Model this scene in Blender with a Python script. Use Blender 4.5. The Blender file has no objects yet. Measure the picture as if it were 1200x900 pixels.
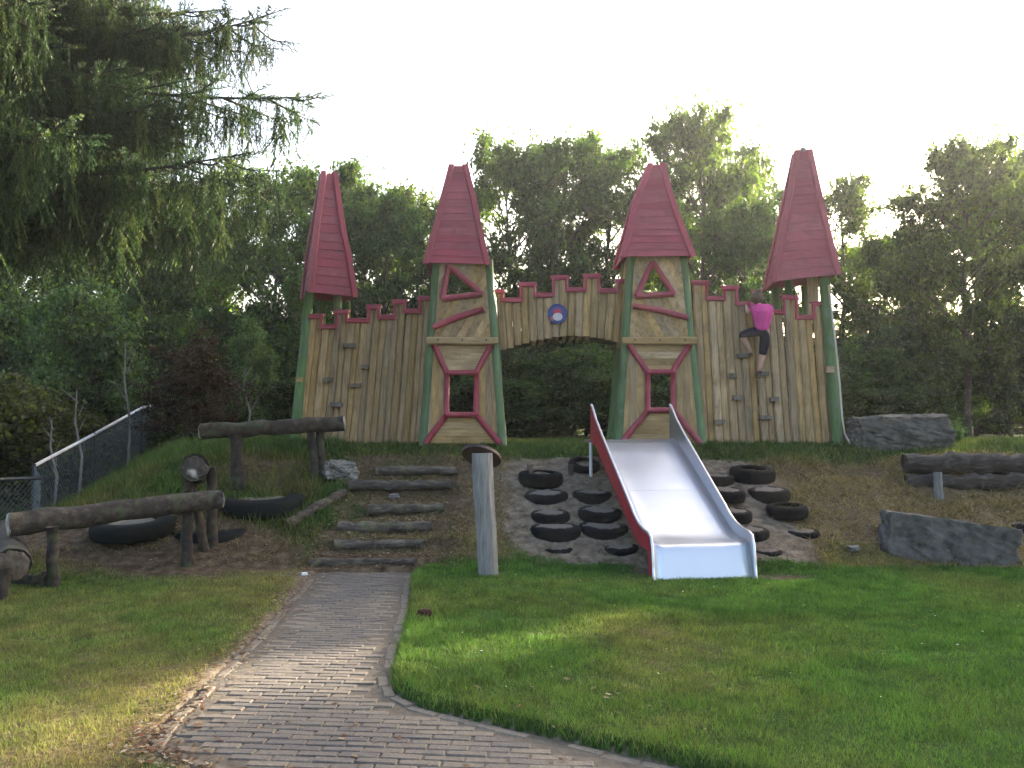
import bpy, bmesh, math, random
import numpy as np
from mathutils import Vector, Matrix

random.seed(7)
GLARE_HAZE = .0009
rng = np.random.default_rng(7)
R = math.radians
scene = bpy.context.scene
col = scene.collection

# ------------------------------------------------------------------ camera
CAM = Vector((0.0, 0.0, 1.6))
FPX = 1040.0
PITCH = math.atan(44 / FPX)
cam_data = bpy.data.cameras.new('camera')
cam_data.sensor_width = 36
cam_data.lens = 36 * FPX / 1200
cam_data.clip_start = 0.05
cam_data.clip_end = 2000
cam = bpy.data.objects.new('camera', cam_data)
cam.location = CAM
cam.rotation_euler = (math.pi / 2 + PITCH, 0, 0)
col.objects.link(cam)
scene.camera = cam

# ------------------------------------------------------------------ light
SUN_AZ, SUN_EL = R(46.3), R(17)
world = bpy.data.worlds.new('World')
scene.world = world
world.use_nodes = True
wn = world.node_tree
sky = wn.nodes.new('ShaderNodeTexSky')
sky.sky_type = 'NISHITA'
sky.sun_disc = False
sky.sun_elevation = SUN_EL
sky.sun_rotation = SUN_AZ
sky.air_density = 0.85
sky.dust_density = 6.5
sky.ozone_density = 0.45
bg = wn.nodes['Background']
bg.inputs['Strength'].default_value = 0.15
wn.links.new(sky.outputs[0], bg.inputs['Color'])
sun_data = bpy.data.lights.new('sun', 'SUN')
sun_data.energy = 5.0
sun_data.angle = R(0.6)
sun_data.color = (1.0, 0.86, 0.66)
sun = bpy.data.objects.new('sun', sun_data)
sdir = Vector((math.sin(SUN_AZ) * math.cos(SUN_EL), math.cos(SUN_AZ) * math.cos(SUN_EL), math.sin(SUN_EL)))
sun.rotation_euler = sdir.to_track_quat('Z', 'Y').to_euler()
sun.location = (20, 25, 20)
col.objects.link(sun)
scene.view_settings.view_transform = 'Standard'
scene.view_settings.look = 'None'
scene.view_settings.gamma = 1.0
scene.view_settings.exposure = 2.5
scene.cycles.max_bounces = 6
scene.cycles.diffuse_bounces = 3
scene.cycles.glossy_bounces = 3
scene.cycles.transmission_bounces = 4
scene.cycles.use_denoising = True
scene.cycles.use_adaptive_sampling = True
scene.cycles.adaptive_threshold = .02
scene.cycles.sample_clamp_indirect = 6

# ------------------------------------------------------------------ pixel helpers (photo is 1200x900)
_F = Vector((0, math.cos(PITCH), math.sin(PITCH)))
_U = Vector((0, -math.sin(PITCH), math.cos(PITCH)))
def ray(px, py):
    return _F + Vector((1, 0, 0)) * ((px - 600) / FPX) + _U * ((450 - py) / FPX)
def at(px, py, Y):
    d = ray(px, py)
    return CAM + d * (Y / d.y)

# ------------------------------------------------------------------ noise
def _hash(ix, iy, s):
    h = (ix.astype(np.int64) * 374761393 + iy.astype(np.int64) * 668265263 + s * 974711) & 0x7fffffff
    h = ((h ^ (h >> 13)) * 1274126177) & 0x7fffffff
    return ((h ^ (h >> 16)) & 0xffff) / 65535.0
def vnoise(x, y, s=0):
    ix, iy = np.floor(x), np.floor(y)
    fx, fy = x - ix, y - iy
    fx = fx * fx * (3 - 2 * fx); fy = fy * fy * (3 - 2 * fy)
    a = _hash(ix, iy, s); b = _hash(ix + 1, iy, s); c = _hash(ix, iy + 1, s); d = _hash(ix + 1, iy + 1, s)
    return (a * (1 - fx) + b * fx) * (1 - fy) + (c * (1 - fx) + d * fx) * fy
def fbm(x, y, s=0, o=4):
    t = 0; a = .5
    for k in range(o):
        t = t + a * vnoise(x * 2 ** k + 17.3 * k, y * 2 ** k - 9.1 * k, s + k); a *= .5
    return t / (1 - .5 ** o)
def sstep(a, b, x):
    t = np.clip((x - a) / (b - a), 0, 1)
    return t * t * (3 - 2 * t)

# ------------------------------------------------------------------ terrain
PATH_L = [(-2.10, 9.55), (-2.02, 8.2), (-1.92, 6.8), (-1.88, 5.6), (-1.84, 4.75), (-1.80, 4.42), (-1.45, 4.17), (-0.75, 3.8), (0.2, 3.25), (1.3, 2.5)]
PATH_R = [(-1.06, 9.55), (-.93, 8.2), (-.82, 6.8), (-.79, 6.1), (-.77, 5.65), (-.70, 5.35), (-.5, 5.06), (-.16, 4.82), (.42, 4.44), (.95, 4.1), (2.0, 3.4), (2.7, 2.9)]
POLY = np.array(PATH_L + PATH_R[::-1])
def in_poly(x, y, poly=POLY):
    x = np.asarray(x, float); y = np.asarray(y, float)
    ins = np.zeros(x.shape, bool)
    n = len(poly)
    for i in range(n):
        x0, y0 = poly[i]; x1, y1 = poly[(i + 1) % n]
        c = ((y0 > y) != (y1 > y)) & (x < (x1 - x0) * (y - y0) / (y1 - y0 + 1e-12) + x0)
        ins ^= c
    return ins
def dist_line(x, y, pts):
    d = np.full(np.shape(x), 1e9)
    for (x0, y0), (x1, y1) in zip(pts[:-1], pts[1:]):
        vx, vy = x1 - x0, y1 - y0
        t = np.clip(((x - x0) * vx + (y - y0) * vy) / (vx * vx + vy * vy), 0, 1)
        d = np.minimum(d, np.hypot(x - x0 - t * vx, y - y0 - t * vy))
    return d
STEPS = [(9.85, .09), (10.2, .24), (10.6, .40), (11.02, .57), (11.55, .82), (11.92, .99)]
def terr(x, y):
    x = np.asarray(x, float); y = np.asarray(y, float)
    foot = 9.72 + .25 * sstep(2.8, 4.2, x) + .2 * (fbm(x * .7, y * 0 + 3.1, 5, 3) - .5) * 2 - .25 * sstep(-2.6, -4.0, x)
    crest = 12.35 + 0 * x
    s = (y - foot) / (crest - foot)
    s = np.clip(s, -.2, 1.2)
    # soft ramp
    k = .08
    ramp = np.where(s < -k, 0, np.where(s < k, (s + k) ** 2 / (4 * k), s))
    ramp = np.where(s > 1 - k, 1 - np.where(s > 1 + k, 0, (1 + k - s) ** 2 / (4 * k)), ramp)
    z = 1.10 * ramp + .15 * sstep(12.2, 13.3, y)
    # left shoulder falls away to the fence
    edge = -4.35 - .28 * np.clip(y - 12.5, 0, 6)
    z = z * (1 - sstep(0, 1, (edge - x) / 3.0))
    # right slope dip
    # steps
    sw = sstep(-2.25, -2.0, x) * (1 - sstep(-.85, -.6, x))
    zs = np.zeros_like(z)
    prev = 0.0
    for (ys, zt) in STEPS:
        zs = zs + (zt - prev) * sstep(ys - .02, ys + .05, y); prev = zt
    zs = zs + (1.12 - prev) * sstep(12.15, 12.3, y) + .13 * sstep(12.2, 13.3, y)
    z = z * (1 - sw) + (zs + .3 * (z - zs)) * sw
    # hollow under the slide
    sx_, sy_ = x - 1.985, y - 9.25
    ss = sx_ * -.1353 + sy_ * .9908; sl_ = sx_ * .9908 + sy_ * .1353
    la = np.abs(sl_) - .56
    z = np.where((la < .0) & (ss > -.1) & (ss < 2.7), np.minimum(z, .22 + (ss - .55) * .47), z)
    # undulation
    z = z + .05 * (fbm(x * .55, y * .55, 11, 2) - .5) * sstep(4, 6, y)
    onslope = sstep(9.4, 10, y) * (1 - sstep(12.6, 13.2, y))
    z = z + .14 * (fbm(x * 2.1, y * 2.1, 21, 4) - .5) * onslope * (1 - .2 * sw)
    # erosion hollow below the crest, right
    z = z - .16 * np.exp(-(((x - 4.4) / .9) ** 2 + ((y - 12.1) / .35) ** 2))
    # lawn lies a little above the paving on the right
    dR = dist_line(x, y, PATH_R)
    inside = in_poly(x, y)
    near = (y < 9.6)
    z = z + np.where(near & ~inside, .05 * np.exp(-dR / .5) * sstep(0.0, .06, dR), 0)
    z = np.where(inside & near, -.06, z)
    # scuffed hollow in front of the slide
    z = z + 2.6 * sstep(27, 40, y)  # far ground raised as an added bank, blocking bright gaps under the shrubs
    z = z - .06 * np.exp(-(((x - 2.75) / .35) ** 2 + ((y - 9.35) / .3) ** 2))
    return z
def tz(x, y):
    return float(terr(np.array([x]), np.array([y]))[0])
def ground(px, py, y0=3.5, y1=40):
    d = ray(px, py)
    ts = np.linspace(y0, y1, 3000) / d.y
    xs, ys, zs = CAM.x + d.x * ts, CAM.y + d.y * ts, CAM.z + d.z * ts
    g = terr(xs, ys)
    k = np.argmax(zs < g)
    if not (zs < g).any(): k = -1
    return Vector((xs[k], ys[k], g[k]))

# ------------------------------------------------------------------ materials
MATS = {}
def newmat(name):
    m = bpy.data.materials.new(name); m.use_nodes = True
    nt = m.node_tree; b = nt.nodes['Principled BSDF']
    MATS[name] = m
    return m, nt, b
def node(nt, t, **kw):
    n = nt.nodes.new(t)
    for k, v in kw.items():
        if k in n.inputs.keys(): n.inputs[k].default_value = v
        else: setattr(n, k, v)
    return n
def ramp(nt, stops):
    n = nt.nodes.new('ShaderNodeValToRGB')
    e = n.color_ramp.elements
    while len(e) < len(stops): e.new(.5)
    for el, (p, c) in zip(e, stops):
        el.position = p; el.color = (*c, 1)
    return n
def bump(nt, b, src, strength=.4, dist=.01):
    n = node(nt, 'ShaderNodeBump'); n.inputs['Strength'].default_value = strength; n.inputs['Distance'].default_value = dist
    nt.links.new(src, n.inputs['Height']); nt.links.new(n.outputs[0], b.inputs['Normal'])
def wood(name, c0, c1, c2, stretch=(14, 14, 1.2), rough=.8, var=.35, bstr=.5, stain=None):
    m, nt, b = newmat(name); L = nt.links.new
    tc = node(nt, 'ShaderNodeTexCoord'); oi = node(nt, 'ShaderNodeObjectInfo')
    off = node(nt, 'ShaderNodeVectorMath', operation='SCALE'); cmb = node(nt, 'ShaderNodeCombineXYZ')
    for i in range(3): L(oi.outputs['Random'], cmb.inputs[i])
    L(cmb.outputs[0], off.inputs[0]); off.inputs['Scale'].default_value = 37
    add = node(nt, 'ShaderNodeVectorMath', operation='ADD'); L(tc.outputs['Object'], add.inputs[0]); L(off.outputs[0], add.inputs[1])
    mp = node(nt, 'ShaderNodeMapping'); mp.inputs['Scale'].default_value = stretch; L(add.outputs[0], mp.inputs[0])
    n1 = node(nt, 'ShaderNodeTexNoise'); n1.inputs['Scale'].default_value = 3; n1.inputs['Detail'].default_value = 7; n1.inputs['Roughness'].default_value = .65
    L(mp.outputs[0], n1.inputs[0])
    r = ramp(nt, [(.28, c0), (.5, c1), (.75, c2)]); L(n1.outputs[0], r.inputs[0])
    n2 = node(nt, 'ShaderNodeTexNoise'); n2.inputs['Scale'].default_value = 2.2; n2.inputs['Detail'].default_value = 4; L(add.outputs[0], n2.inputs[0])
    hsv = node(nt, 'ShaderNodeHueSaturation'); L(r.outputs[0], hsv.inputs['Color'])
    mr = node(nt, 'ShaderNodeMapRange'); mr.inputs['To Min'].default_value = 1 - var; mr.inputs['To Max'].default_value = 1 + var; L(oi.outputs['Random'], mr.inputs[0])
    mr2 = node(nt, 'ShaderNodeMapRange'); mr2.inputs['From Min'].default_value = .3; mr2.inputs['From Max'].default_value = .7
    mr2.inputs['To Min'].default_value = .85 if name.startswith('red') else .72; mr2.inputs['To Max'].default_value = 1.15; L(n2.outputs[0], mr2.inputs[0])
    mu = node(nt, 'ShaderNodeMath', operation='MULTIPLY'); L(mr.outputs[0], mu.inputs[0]); L(mr2.outputs[0], mu.inputs[1])
    L(mu.outputs[0], hsv.inputs['Value'])
    sat = node(nt, 'ShaderNodeMapRange'); sat.inputs['To Min'].default_value = .97 if name.startswith('red') else .8; sat.inputs['To Max'].default_value = 1.06 if name.startswith('red') else 1.1
    ms = node(nt, 'ShaderNodeMath', operation='FRACT'); mm = node(nt, 'ShaderNodeMath', operation='MULTIPLY'); mm.inputs[1].default_value = 7.31
    L(oi.outputs['Random'], mm.inputs[0]); L(mm.outputs[0], ms.inputs[0]); L(ms.outputs[0], sat.inputs[0]); L(sat.outputs[0], hsv.inputs['Saturation'])
    out = hsv.outputs[0]
    if stain:
        n3 = node(nt, 'ShaderNodeTexNoise'); n3.inputs['Scale'].default_value = 5; n3.inputs['Detail'].default_value = 6; L(add.outputs[0], n3.inputs[0])
        r3 = ramp(nt, [(.56, (0, 0, 0)), (.68, (1, 1, 1))]); L(n3.outputs[0], r3.inputs[0])
        mx = node(nt, 'ShaderNodeMix', data_type='RGBA'); L(r3.outputs[0], mx.inputs['Factor']); L(out, mx.inputs['A']); mx.inputs['B'].default_value = (*stain, 1); out = mx.outputs['Result']
    L(out, b.inputs['Base Color']); b.inputs['Roughness'].default_value = rough
    bump(nt, b, n1.outputs[0], bstr, .01)
    return m
wood('plank', (.18, .108, .045), (.37, .24, .108), (.47, .33, .165), var=.22, stain=(.29, .19, .09))
wood('plank_h', (.18, .108, .045), (.37, .24, .108), (.47, .33, .165), stretch=(1.2, 14, 14), var=.2, stain=(.29, .19, .09))
wood('plank_d', (.18, .108, .045), (.37, .24, .108), (.47, .33, .165), stretch=(5, 8, 4), var=.2, stain=(.29, .19, .09))
wood('red', (.22, .03, .045), (.29, .042, .062), (.34, .06, .082), var=.08, rough=.6, bstr=.3, stain=(.24, .035, .05))
wood('red_h', (.22, .03, .045), (.29, .042, .062), (.34, .06, .082), stretch=(1.2, 14, 14), var=.04, rough=.6, bstr=.3, stain=(.23, .035, .05))
wood('green', (.045, .10, .028), (.078, .155, .042), (.115, .2, .065), var=.12, rough=.6, bstr=.3, stain=(.10, .15, .08))
wood('bark', (.025, .02, .014), (.07, .055, .04), (.14, .115, .09), stretch=(6, 6, 4), var=.25, bstr=.9, rough=.95)
wood('oldlog', (.008, .006, .004), (.034, .025, .017), (.10, .078, .056), stretch=(4, 4, 4), var=.2, bstr=1.0, rough=.95, stain=(.055, .065, .03))
wood('rotlog', (.008, .006, .005), (.028, .022, .017), (.12, .10, .08), stretch=(1.2, 9, 9), var=.15, bstr=1.0, rough=.95, stain=(.02, .016, .012))
wood('greywood', (.10, .095, .088), (.19, .182, .17), (.28, .27, .252), var=.12, bstr=.5, rough=.85)
wood('steplog', (.02, .015, .01), (.068, .052, .036), (.19, .155, .118), stretch=(2, 10, 10), var=.25, bstr=.8, rough=.95, stain=(.12, .12, .06))
wood('endgrain', (.10, .08, .06), (.30, .27, .22), (.50, .47, .40), stretch=(4, 4, 4), var=.1, bstr=.9, rough=.95, stain=(.03, .026, .02))
wood('holdwood', (.07, .055, .04), (.15, .12, .09), (.22, .18, .14), var=.15)
wood('rotten', (.012, .009, .007), (.05, .04, .03), (.12, .1, .08), stretch=(4, 4, 4), var=.1, bstr=1., rough=.95, stain=(.42, .39, .33))
wood('rope', (.35, .31, .25), (.5, .46, .38), (.6, .56, .48), stretch=(30, 30, 30), var=.1)

def simple(name, c, rough=.6, metal=0, noise=0, scale=8, bstr=.0, c2=None):
    m, nt, b = newmat(name); L = nt.links.new
    b.inputs['Roughness'].default_value = rough; b.inputs['Metallic'].default_value = metal
    tc = node(nt, 'ShaderNodeTexCoord')
    n1 = node(nt, 'ShaderNodeTexNoise'); n1.inputs['Scale'].default_value = scale; n1.inputs['Detail'].default_value = 8; n1.inputs['Roughness'].default_value = .65
    L(tc.outputs['Object'], n1.inputs[0])
    c2 = c2 or tuple(x * (1 - noise) for x in c)
    r = ramp(nt, [(.3, c2), (.7, c)]); L(n1.outputs[0], r.inputs[0]); L(r.outputs[0], b.inputs['Base Color'])
    if bstr: bump(nt, b, n1.outputs[0], bstr, .02)
    return m
simple('rubber', (.010, .010, .0102), .95, 0, .45, 9, .25)
simple('tyre_big', (.013, .015, .014), .95, 0, .45, 7, .3)
simple('stone', (.145, .135, .118), .95, 0, .0, 7, 1.0, (.032, .03, .026))
simple('rockpale', (.26, .245, .22), .95, 0, 0, 9, .9, (.08, .073, .062))
simple('pipe', (.62, .64, .66), .45, .3, .2, 10)
simple('darkmetal', (.05, .055, .055), .5, .6, .3, 10)
simple('wire', (.10, .13, .14), .5, .5, .2, 10)
simple('blue', (.03, .05, .22), .45, 0, .2, 20)
simple('badge_red', (.5, .04, .08), .45, 0, .3, 25)
simple('badge_pale', (.62, .55, .58), .5, 0, .25, 40)
simple('badge_orange', (.45, .12, .04), .5, 0, .4, 30)
simple('skin', (.52, .31, .23), .55, 0, .12, 20)
simple('hair', (.10, .06, .035), .6, 0, .5, 60, .5)
simple('pink', (.62, .05, .27), .85, 0, .2, 25, .2)
simple('navy', (.012, .012, .028), .85, 0, .3, 25, .2)
simple('shoe', (.05, .03, .035), .6, 0, .3, 20)
simple('eye', (.03, .02, .02), .3)
simple('discmat', (.07, .03, .025), .6, 0, .5, 14, .3)
simple('litter_white', (.75, .75, .72), .7)
simple('litter_brown', (.07, .025, .015), .9, 0, .4, 30, .5)
simple('fencewood', (.07, .045, .03), .9, 0, .4, 8, .3)
simple('soilmat', (.20, .175, .145), 1.0, 0, 0, 22, .9, (.10, .085, .068))
for k_ in ('rubber', 'tyre_big', 'stone', 'navy'): MATS[k_].node_tree.nodes['Principled BSDF'].inputs['Specular IOR Level'].default_value = .15
# brushed steel of the slide
m, nt, b = newmat('steel'); L = nt.links.new
b.inputs['Metallic'].default_value = 1; b.inputs['Base Color'].default_value = (.60, .62, .645, 1)
tc = node(nt, 'ShaderNodeTexCoord'); mp = node(nt, 'ShaderNodeMapping'); mp.inputs['Scale'].default_value = (40, 2, 2); L(tc.outputs['Object'], mp.inputs[0])
n1 = node(nt, 'ShaderNodeTexNoise'); n1.inputs['Scale'].default_value = 4; n1.inputs['Detail'].default_value = 6; L(mp.outputs[0], n1.inputs[0])
n2 = node(nt, 'ShaderNodeTexNoise'); n2.inputs['Scale'].default_value = 2.5; n2.inputs['Detail'].default_value = 6; L(tc.outputs['Object'], n2.inputs[0])
ad = node(nt, 'ShaderNodeMath', operation='ADD'); L(n1.outputs[0], ad.inputs[0]); L(n2.outputs[0], ad.inputs[1])
mr = node(nt, 'ShaderNodeMapRange'); mr.inputs['From Min'].default_value = .6; mr.inputs['From Max'].default_value = 1.4; mr.inputs['To Min'].default_value = .3; mr.inputs['To Max'].default_value = .48
L(ad.outputs[0], mr.inputs[0]); L(mr.outputs[0], b.inputs['Roughness'])
bump(nt, b, n2.outputs[0], .04, .02)
simple('red_paint_metal', (.42, .03, .045), .45, 0, .35, 7, .1)

def leafmat(name, trans=.45, rough=.55, tint=(1.6, 1.75, .6)):
    m, nt, b = newmat(name); L = nt.links.new
    at_ = node(nt, 'ShaderNodeAttribute', attribute_name='col')
    oi = node(nt, 'ShaderNodeObjectInfo')
    hsv = node(nt, 'ShaderNodeHueSaturation'); L(at_.outputs['Color'], hsv.inputs['Color'])
    mr = node(nt, 'ShaderNodeMapRange'); mr.inputs['To Min'].default_value = .8; mr.inputs['To Max'].default_value = 1.25; L(oi.outputs['Random'], mr.inputs[0]); L(mr.outputs[0], hsv.inputs['Value'])
    mh = node(nt, 'ShaderNodeMapRange'); mh.inputs['To Min'].default_value = .485; mh.inputs['To Max'].default_value = .515
    mm = node(nt, 'ShaderNodeMath', operation='MULTIPLY'); mm.inputs[1].default_value = 5.77; fr = node(nt, 'ShaderNodeMath', operation='FRACT')
    L(oi.outputs['Random'], mm.inputs[0]); L(mm.outputs[0], fr.inputs[0]); L(fr.outputs[0], mh.inputs[0]); L(mh.outputs[0], hsv.inputs['Hue'])
    L(hsv.outputs[0], b.inputs['Base Color']); b.inputs['Roughness'].default_value = rough
    b.inputs['Specular IOR Level'].default_value = .25
    tr = node(nt, 'ShaderNodeBsdfTranslucent')
    mx = node(nt, 'ShaderNodeMix', data_type='RGBA', blend_type='MULTIPLY'); mx.inputs['Factor'].default_value = 1
    L(hsv.outputs[0], mx.inputs['A']); mx.inputs['B'].default_value = (*tint, 1); L(mx.outputs['Result'], tr.inputs['Color'])
    ms = node(nt, 'ShaderNodeMixShader'); ms.inputs[0].default_value = trans
    L(b.outputs[0], ms.inputs[1]); L(tr.outputs[0], ms.inputs[2])
    L(ms.outputs[0], nt.nodes['Material Output'].inputs['Surface'])
    return m
leafmat('leaf', .52, .55, (1.7, 1.95, .6)); leafmat('needle', .32, .6, (1.3, 1.4, .8)); leafmat('blade', .35, .6, (1.4, 1.5, .7))

# ground material : masks come from the colour attribute (R green, G dry straw, B bare soil)
m, nt, b = newmat('ground'); L = nt.links.new
at_ = node(nt, 'ShaderNodeAttribute', attribute_name='col'); sep = node(nt, 'ShaderNodeSeparateColor'); L(at_.outputs['Color'], sep.inputs[0])
tc = node(nt, 'ShaderNodeTexCoord')
def gnoise(scale, detail=6, rough=.65):
    n = node(nt, 'ShaderNodeTexNoise'); n.inputs['Scale'].default_value = scale; n.inputs['Detail'].default_value = detail; n.inputs['Roughness'].default_value = rough
    L(tc.outputs['Object'], n.inputs[0]); return n
na, nb, nc = gnoise(1.3), gnoise(28, 5), gnoise(9, 6)
g1 = ramp(nt, [(.35, (.022, .045, .011)), (.6, (.045, .08, .02)), (.8, (.075, .095, .03))]); L(nb.outputs[0], g1.inputs[0])
s1 = ramp(nt, [(.3, (.075, .058, .04)), (.5, (.175, .143, .105)), (.75, (.31, .265, .205))]); L(nc.outputs[0], s1.inputs[0])
d1 = ramp(nt, [(.3, (.06, .042, .022)), (.55, (.16, .12, .065)), (.8, (.26, .205, .12))]); L(nb.outputs[0], d1.inputs[0])
def mixn(f, a, bb):
    mx = node(nt, 'ShaderNodeMix', data_type='RGBA'); L(f, mx.inputs['Factor']); L(a, mx.inputs['A']); L(bb, mx.inputs['B']); return mx.outputs['Result']
def sharpen(src):
    a = node(nt, 'ShaderNodeMath', operation='ADD'); L(src, a.inputs[0]); L(nc.outputs[0], a.inputs[1])
    mr = node(nt, 'ShaderNodeMapRange'); mr.inputs['From Min'].default_value = .8; mr.inputs['From Max'].default_value = 1.2; L(a.outputs[0], mr.inputs[0]); return mr.outputs[0]
o1 = mixn(sharpen(sep.outputs[1]), g1.outputs[0], d1.outputs[0])
sb_ = ramp(nt, [(.3, (.035, .024, .015)), (.5, (.10, .071, .044)), (.75, (.2, .155, .105))]); L(nc.outputs[0], sb_.inputs[0])
sm_ = mixn(sep.outputs[0], s1.outputs[0], sb_.outputs[0])
o2 = mixn(sharpen(sep.outputs[2]), o1, sm_)
L(o2, b.inputs['Base Color']); b.inputs['Roughness'].default_value = 1; b.inputs['Specular IOR Level'].default_value = .1
ad = node(nt, 'ShaderNodeMath', operation='ADD'); L(nb.outputs[0], ad.inputs[0]); L(nc.outputs[0], ad.inputs[1])
bump(nt, b, ad.outputs[0], .9, .05)

# bricks
m, nt, b = newmat('brick'); L = nt.links.new
oi = node(nt, 'ShaderNodeObjectInfo'); geo = node(nt, 'ShaderNodeNewGeometry')
at_ = node(nt, 'ShaderNodeAttribute', attribute_name='rnd')
adr = node(nt, 'ShaderNodeMath', operation='ADD'); L(oi.outputs['Random'], adr.inputs[0]); L(at_.outputs['Fac'], adr.inputs[1]); frr = node(nt, 'ShaderNodeMath', operation='FRACT'); L(adr.outputs[0], frr.inputs[0])
r = ramp(nt, [(0, (.088, .078, .07)), (.3, (.1, .088, .078)), (.55, (.11, .097, .086)), (.8, (.112, .093, .077)), (1, (.122, .104, .087))]); L(frr.outputs[0], r.inputs[0])
n1 = node(nt, 'ShaderNodeTexNoise'); n1.inputs['Scale'].default_value = 1.6; n1.inputs['Detail'].default_value = 7; n1.inputs['Roughness'].default_value = .7; L(geo.outputs['Position'], n1.inputs[0])
n2 = node(nt, 'ShaderNodeTexNoise'); n2.inputs['Scale'].default_value = 60; n2.inputs['Detail'].default_value = 5; L(geo.outputs['Position'], n2.inputs[0])
r2 = ramp(nt, [(.42, (0, 0, 0)), (.75, (1, 1, 1))]); L(n1.outputs[0], r2.inputs[0])
mx = node(nt, 'ShaderNodeMix', data_type='RGBA'); L(r2.outputs[0], mx.inputs['Factor']); L(r.outputs[0], mx.inputs['A']); mx.inputs['B'].default_value = (.165, .138, .105, 1)
mx2 = node(nt, 'ShaderNodeMix', data_type='RGBA', blend_type='MULTIPLY'); mx2.inputs['Factor'].default_value = .75; L(mx.outputs['Result'], mx2.inputs['A'])
r3 = ramp(nt, [(.3, (.55, .55, .55)), (.7, (1.15, 1.15, 1.15))]); L(n2.outputs[0], r3.inputs[0]); L(r3.outputs[0], mx2.inputs['B'])
L(mx2.outputs['Result'], b.inputs['Base Color']); b.inputs['Roughness'].default_value = .92
bump(nt, b, n2.outputs[0], .5, .006)
simple('sandbed', (.12, .10, .075), 1, 0, 0, 18, .7, (.06, .05, .038))
ms_ = MATS['brick'].copy(); ms_.name = 'brick_sandy'; MATS['brick_sandy'] = ms_
for n_ in ms_.node_tree.nodes:
    if n_.type == 'VALTORGB' and abs(n_.color_ramp.elements[0].position - .42) < .01: n_.color_ramp.elements[0].position = .12; n_.color_ramp.elements[1].position = .5

# ------------------------------------------------------------------ object helpers
ORG = {}
def thing(name, label, cat, loc=(0, 0, 0), group=None):
    o = bpy.data.objects.new(name, None); o.empty_display_size = .2
    o.location = loc; col.objects.link(o)
    o['label'] = label; o['category'] = cat
    if group: o['group'] = group
    ORG[o.name] = Vector(loc)
    return o
def tag(o, label, cat, group=None):
    o['label'] = label; o['category'] = cat
    if group: o['group'] = group
    return o
def obj(name, data, mat, parent=None, loc=None, smooth=False):
    """data=(verts, faces) in world coordinates -> ONE mesh object, origin at the parent's (or at loc)."""
    v, f = data
    org = ORG[parent.name] if parent else Vector(loc or (0, 0, 0))
    me = bpy.data.meshes.new(name)
    me.from_pydata([(a[0] - org.x, a[1] - org.y, a[2] - org.z) for a in v], [], f)
    me.materials.append(MATS[mat])
    if smooth:
        me.polygons.foreach_set('use_smooth', [True] * len(me.polygons))
    me.update()
    o = bpy.data.objects.new(name, me); col.objects.link(o)
    if parent: o.parent = parent
    else: o.location = org
    ORG[o.name] = org
    return o
def nmesh(name, V, F, mat, colr=None, parent=None, loc=(0, 0, 0), smooth=False):
    """fast numpy mesh: V (n,3), F (m,k)"""
    me = bpy.data.meshes.new(name)
    k = F.shape[1]
    me.vertices.add(len(V)); me.vertices.foreach_set('co', np.ascontiguousarray(V - np.array(loc), dtype=np.float32).ravel())
    me.loops.add(F.size); me.loops.foreach_set('vertex_index', np.ascontiguousarray(F, dtype=np.int32).ravel())
    me.polygons.add(len(F)); me.polygons.foreach_set('loop_start', np.arange(0, F.size, k, dtype=np.int32))
    me.polygons.foreach_set('loop_total', np.full(len(F), k, dtype=np.int32))
    if smooth: me.polygons.foreach_set('use_smooth', np.ones(len(F), bool))
    me.update(calc_edges=True)
    if colr is not None:
        ca = me.attributes.new('col', 'FLOAT_COLOR', 'POINT')
        c4 = np.ones((len(V), 4), np.float32); c4[:, :3] = colr
        ca.data.foreach_set('color', c4.ravel())
    me.materials.append(MATS[mat])
    o = bpy.data.objects.new(name, me); col.objects.link(o)
    if parent: o.parent = parent
    else: o.location = loc
    ORG[o.name] = Vector(loc)
    return o
def join(*ds):
    V, Fc = [], []
    for v, f in ds:
        n = len(V); V += list(v); Fc += [tuple(i + n for i in q) for q in f]
    return V, Fc
def tube(pts, rad, n=10, wob=0, cap=True):
    pts = [Vector(p) for p in pts]
    if not hasattr(rad, '__len__'): rad = [rad] * len(pts)
    V, Fc = [], []
    ref = Vector((0, 0, 1))
    if abs((pts[-1] - pts[0]).normalized().z) > .9: ref = Vector((1, 0, 0))
    for i, p in enumerate(pts):
        a = pts[max(i - 1, 0)]; b_ = pts[min(i + 1, len(pts) - 1)]
        t = (b_ - a).normalized(); u = t.cross(ref).normalized(); w = u.cross(t)
        for k in range(n):
            an = 2 * math.pi * k / n
            rr = rad[i] * (1 + wob * random.uniform(-1, 1))
            V.append(p + u * math.cos(an) * rr + w * math.sin(an) * rr)
    for i in range(len(pts) - 1):
        for k in range(n):
            k2 = (k + 1) % n
            Fc.append((i * n + k, i * n + k2, (i + 1) * n + k2, (i + 1) * n + k))
    if cap:
        Fc.append(tuple(range(n))); Fc.append(tuple(range((len(pts) - 1) * n + n - 1, (len(pts) - 1) * n - 1, -1)))
    return V, Fc
def pole(p0, p1, r0, r1=None, n=10, seg=5, bend=.01, wob=.04):
    p0, p1 = Vector(p0), Vector(p1); r1 = r1 or r0
    pts = []; rs = []
    for i in range(seg + 1):
        t = i / seg; q = p0.lerp(p1, t)
        if 0 < i < seg: q = q + Vector((random.uniform(-1, 1), random.uniform(-1, 1), random.uniform(-1, 1))) * bend
        pts.append(q); rs.append(r0 + (r1 - r0) * t)
    return tube(pts, rs, n, wob)
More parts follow.
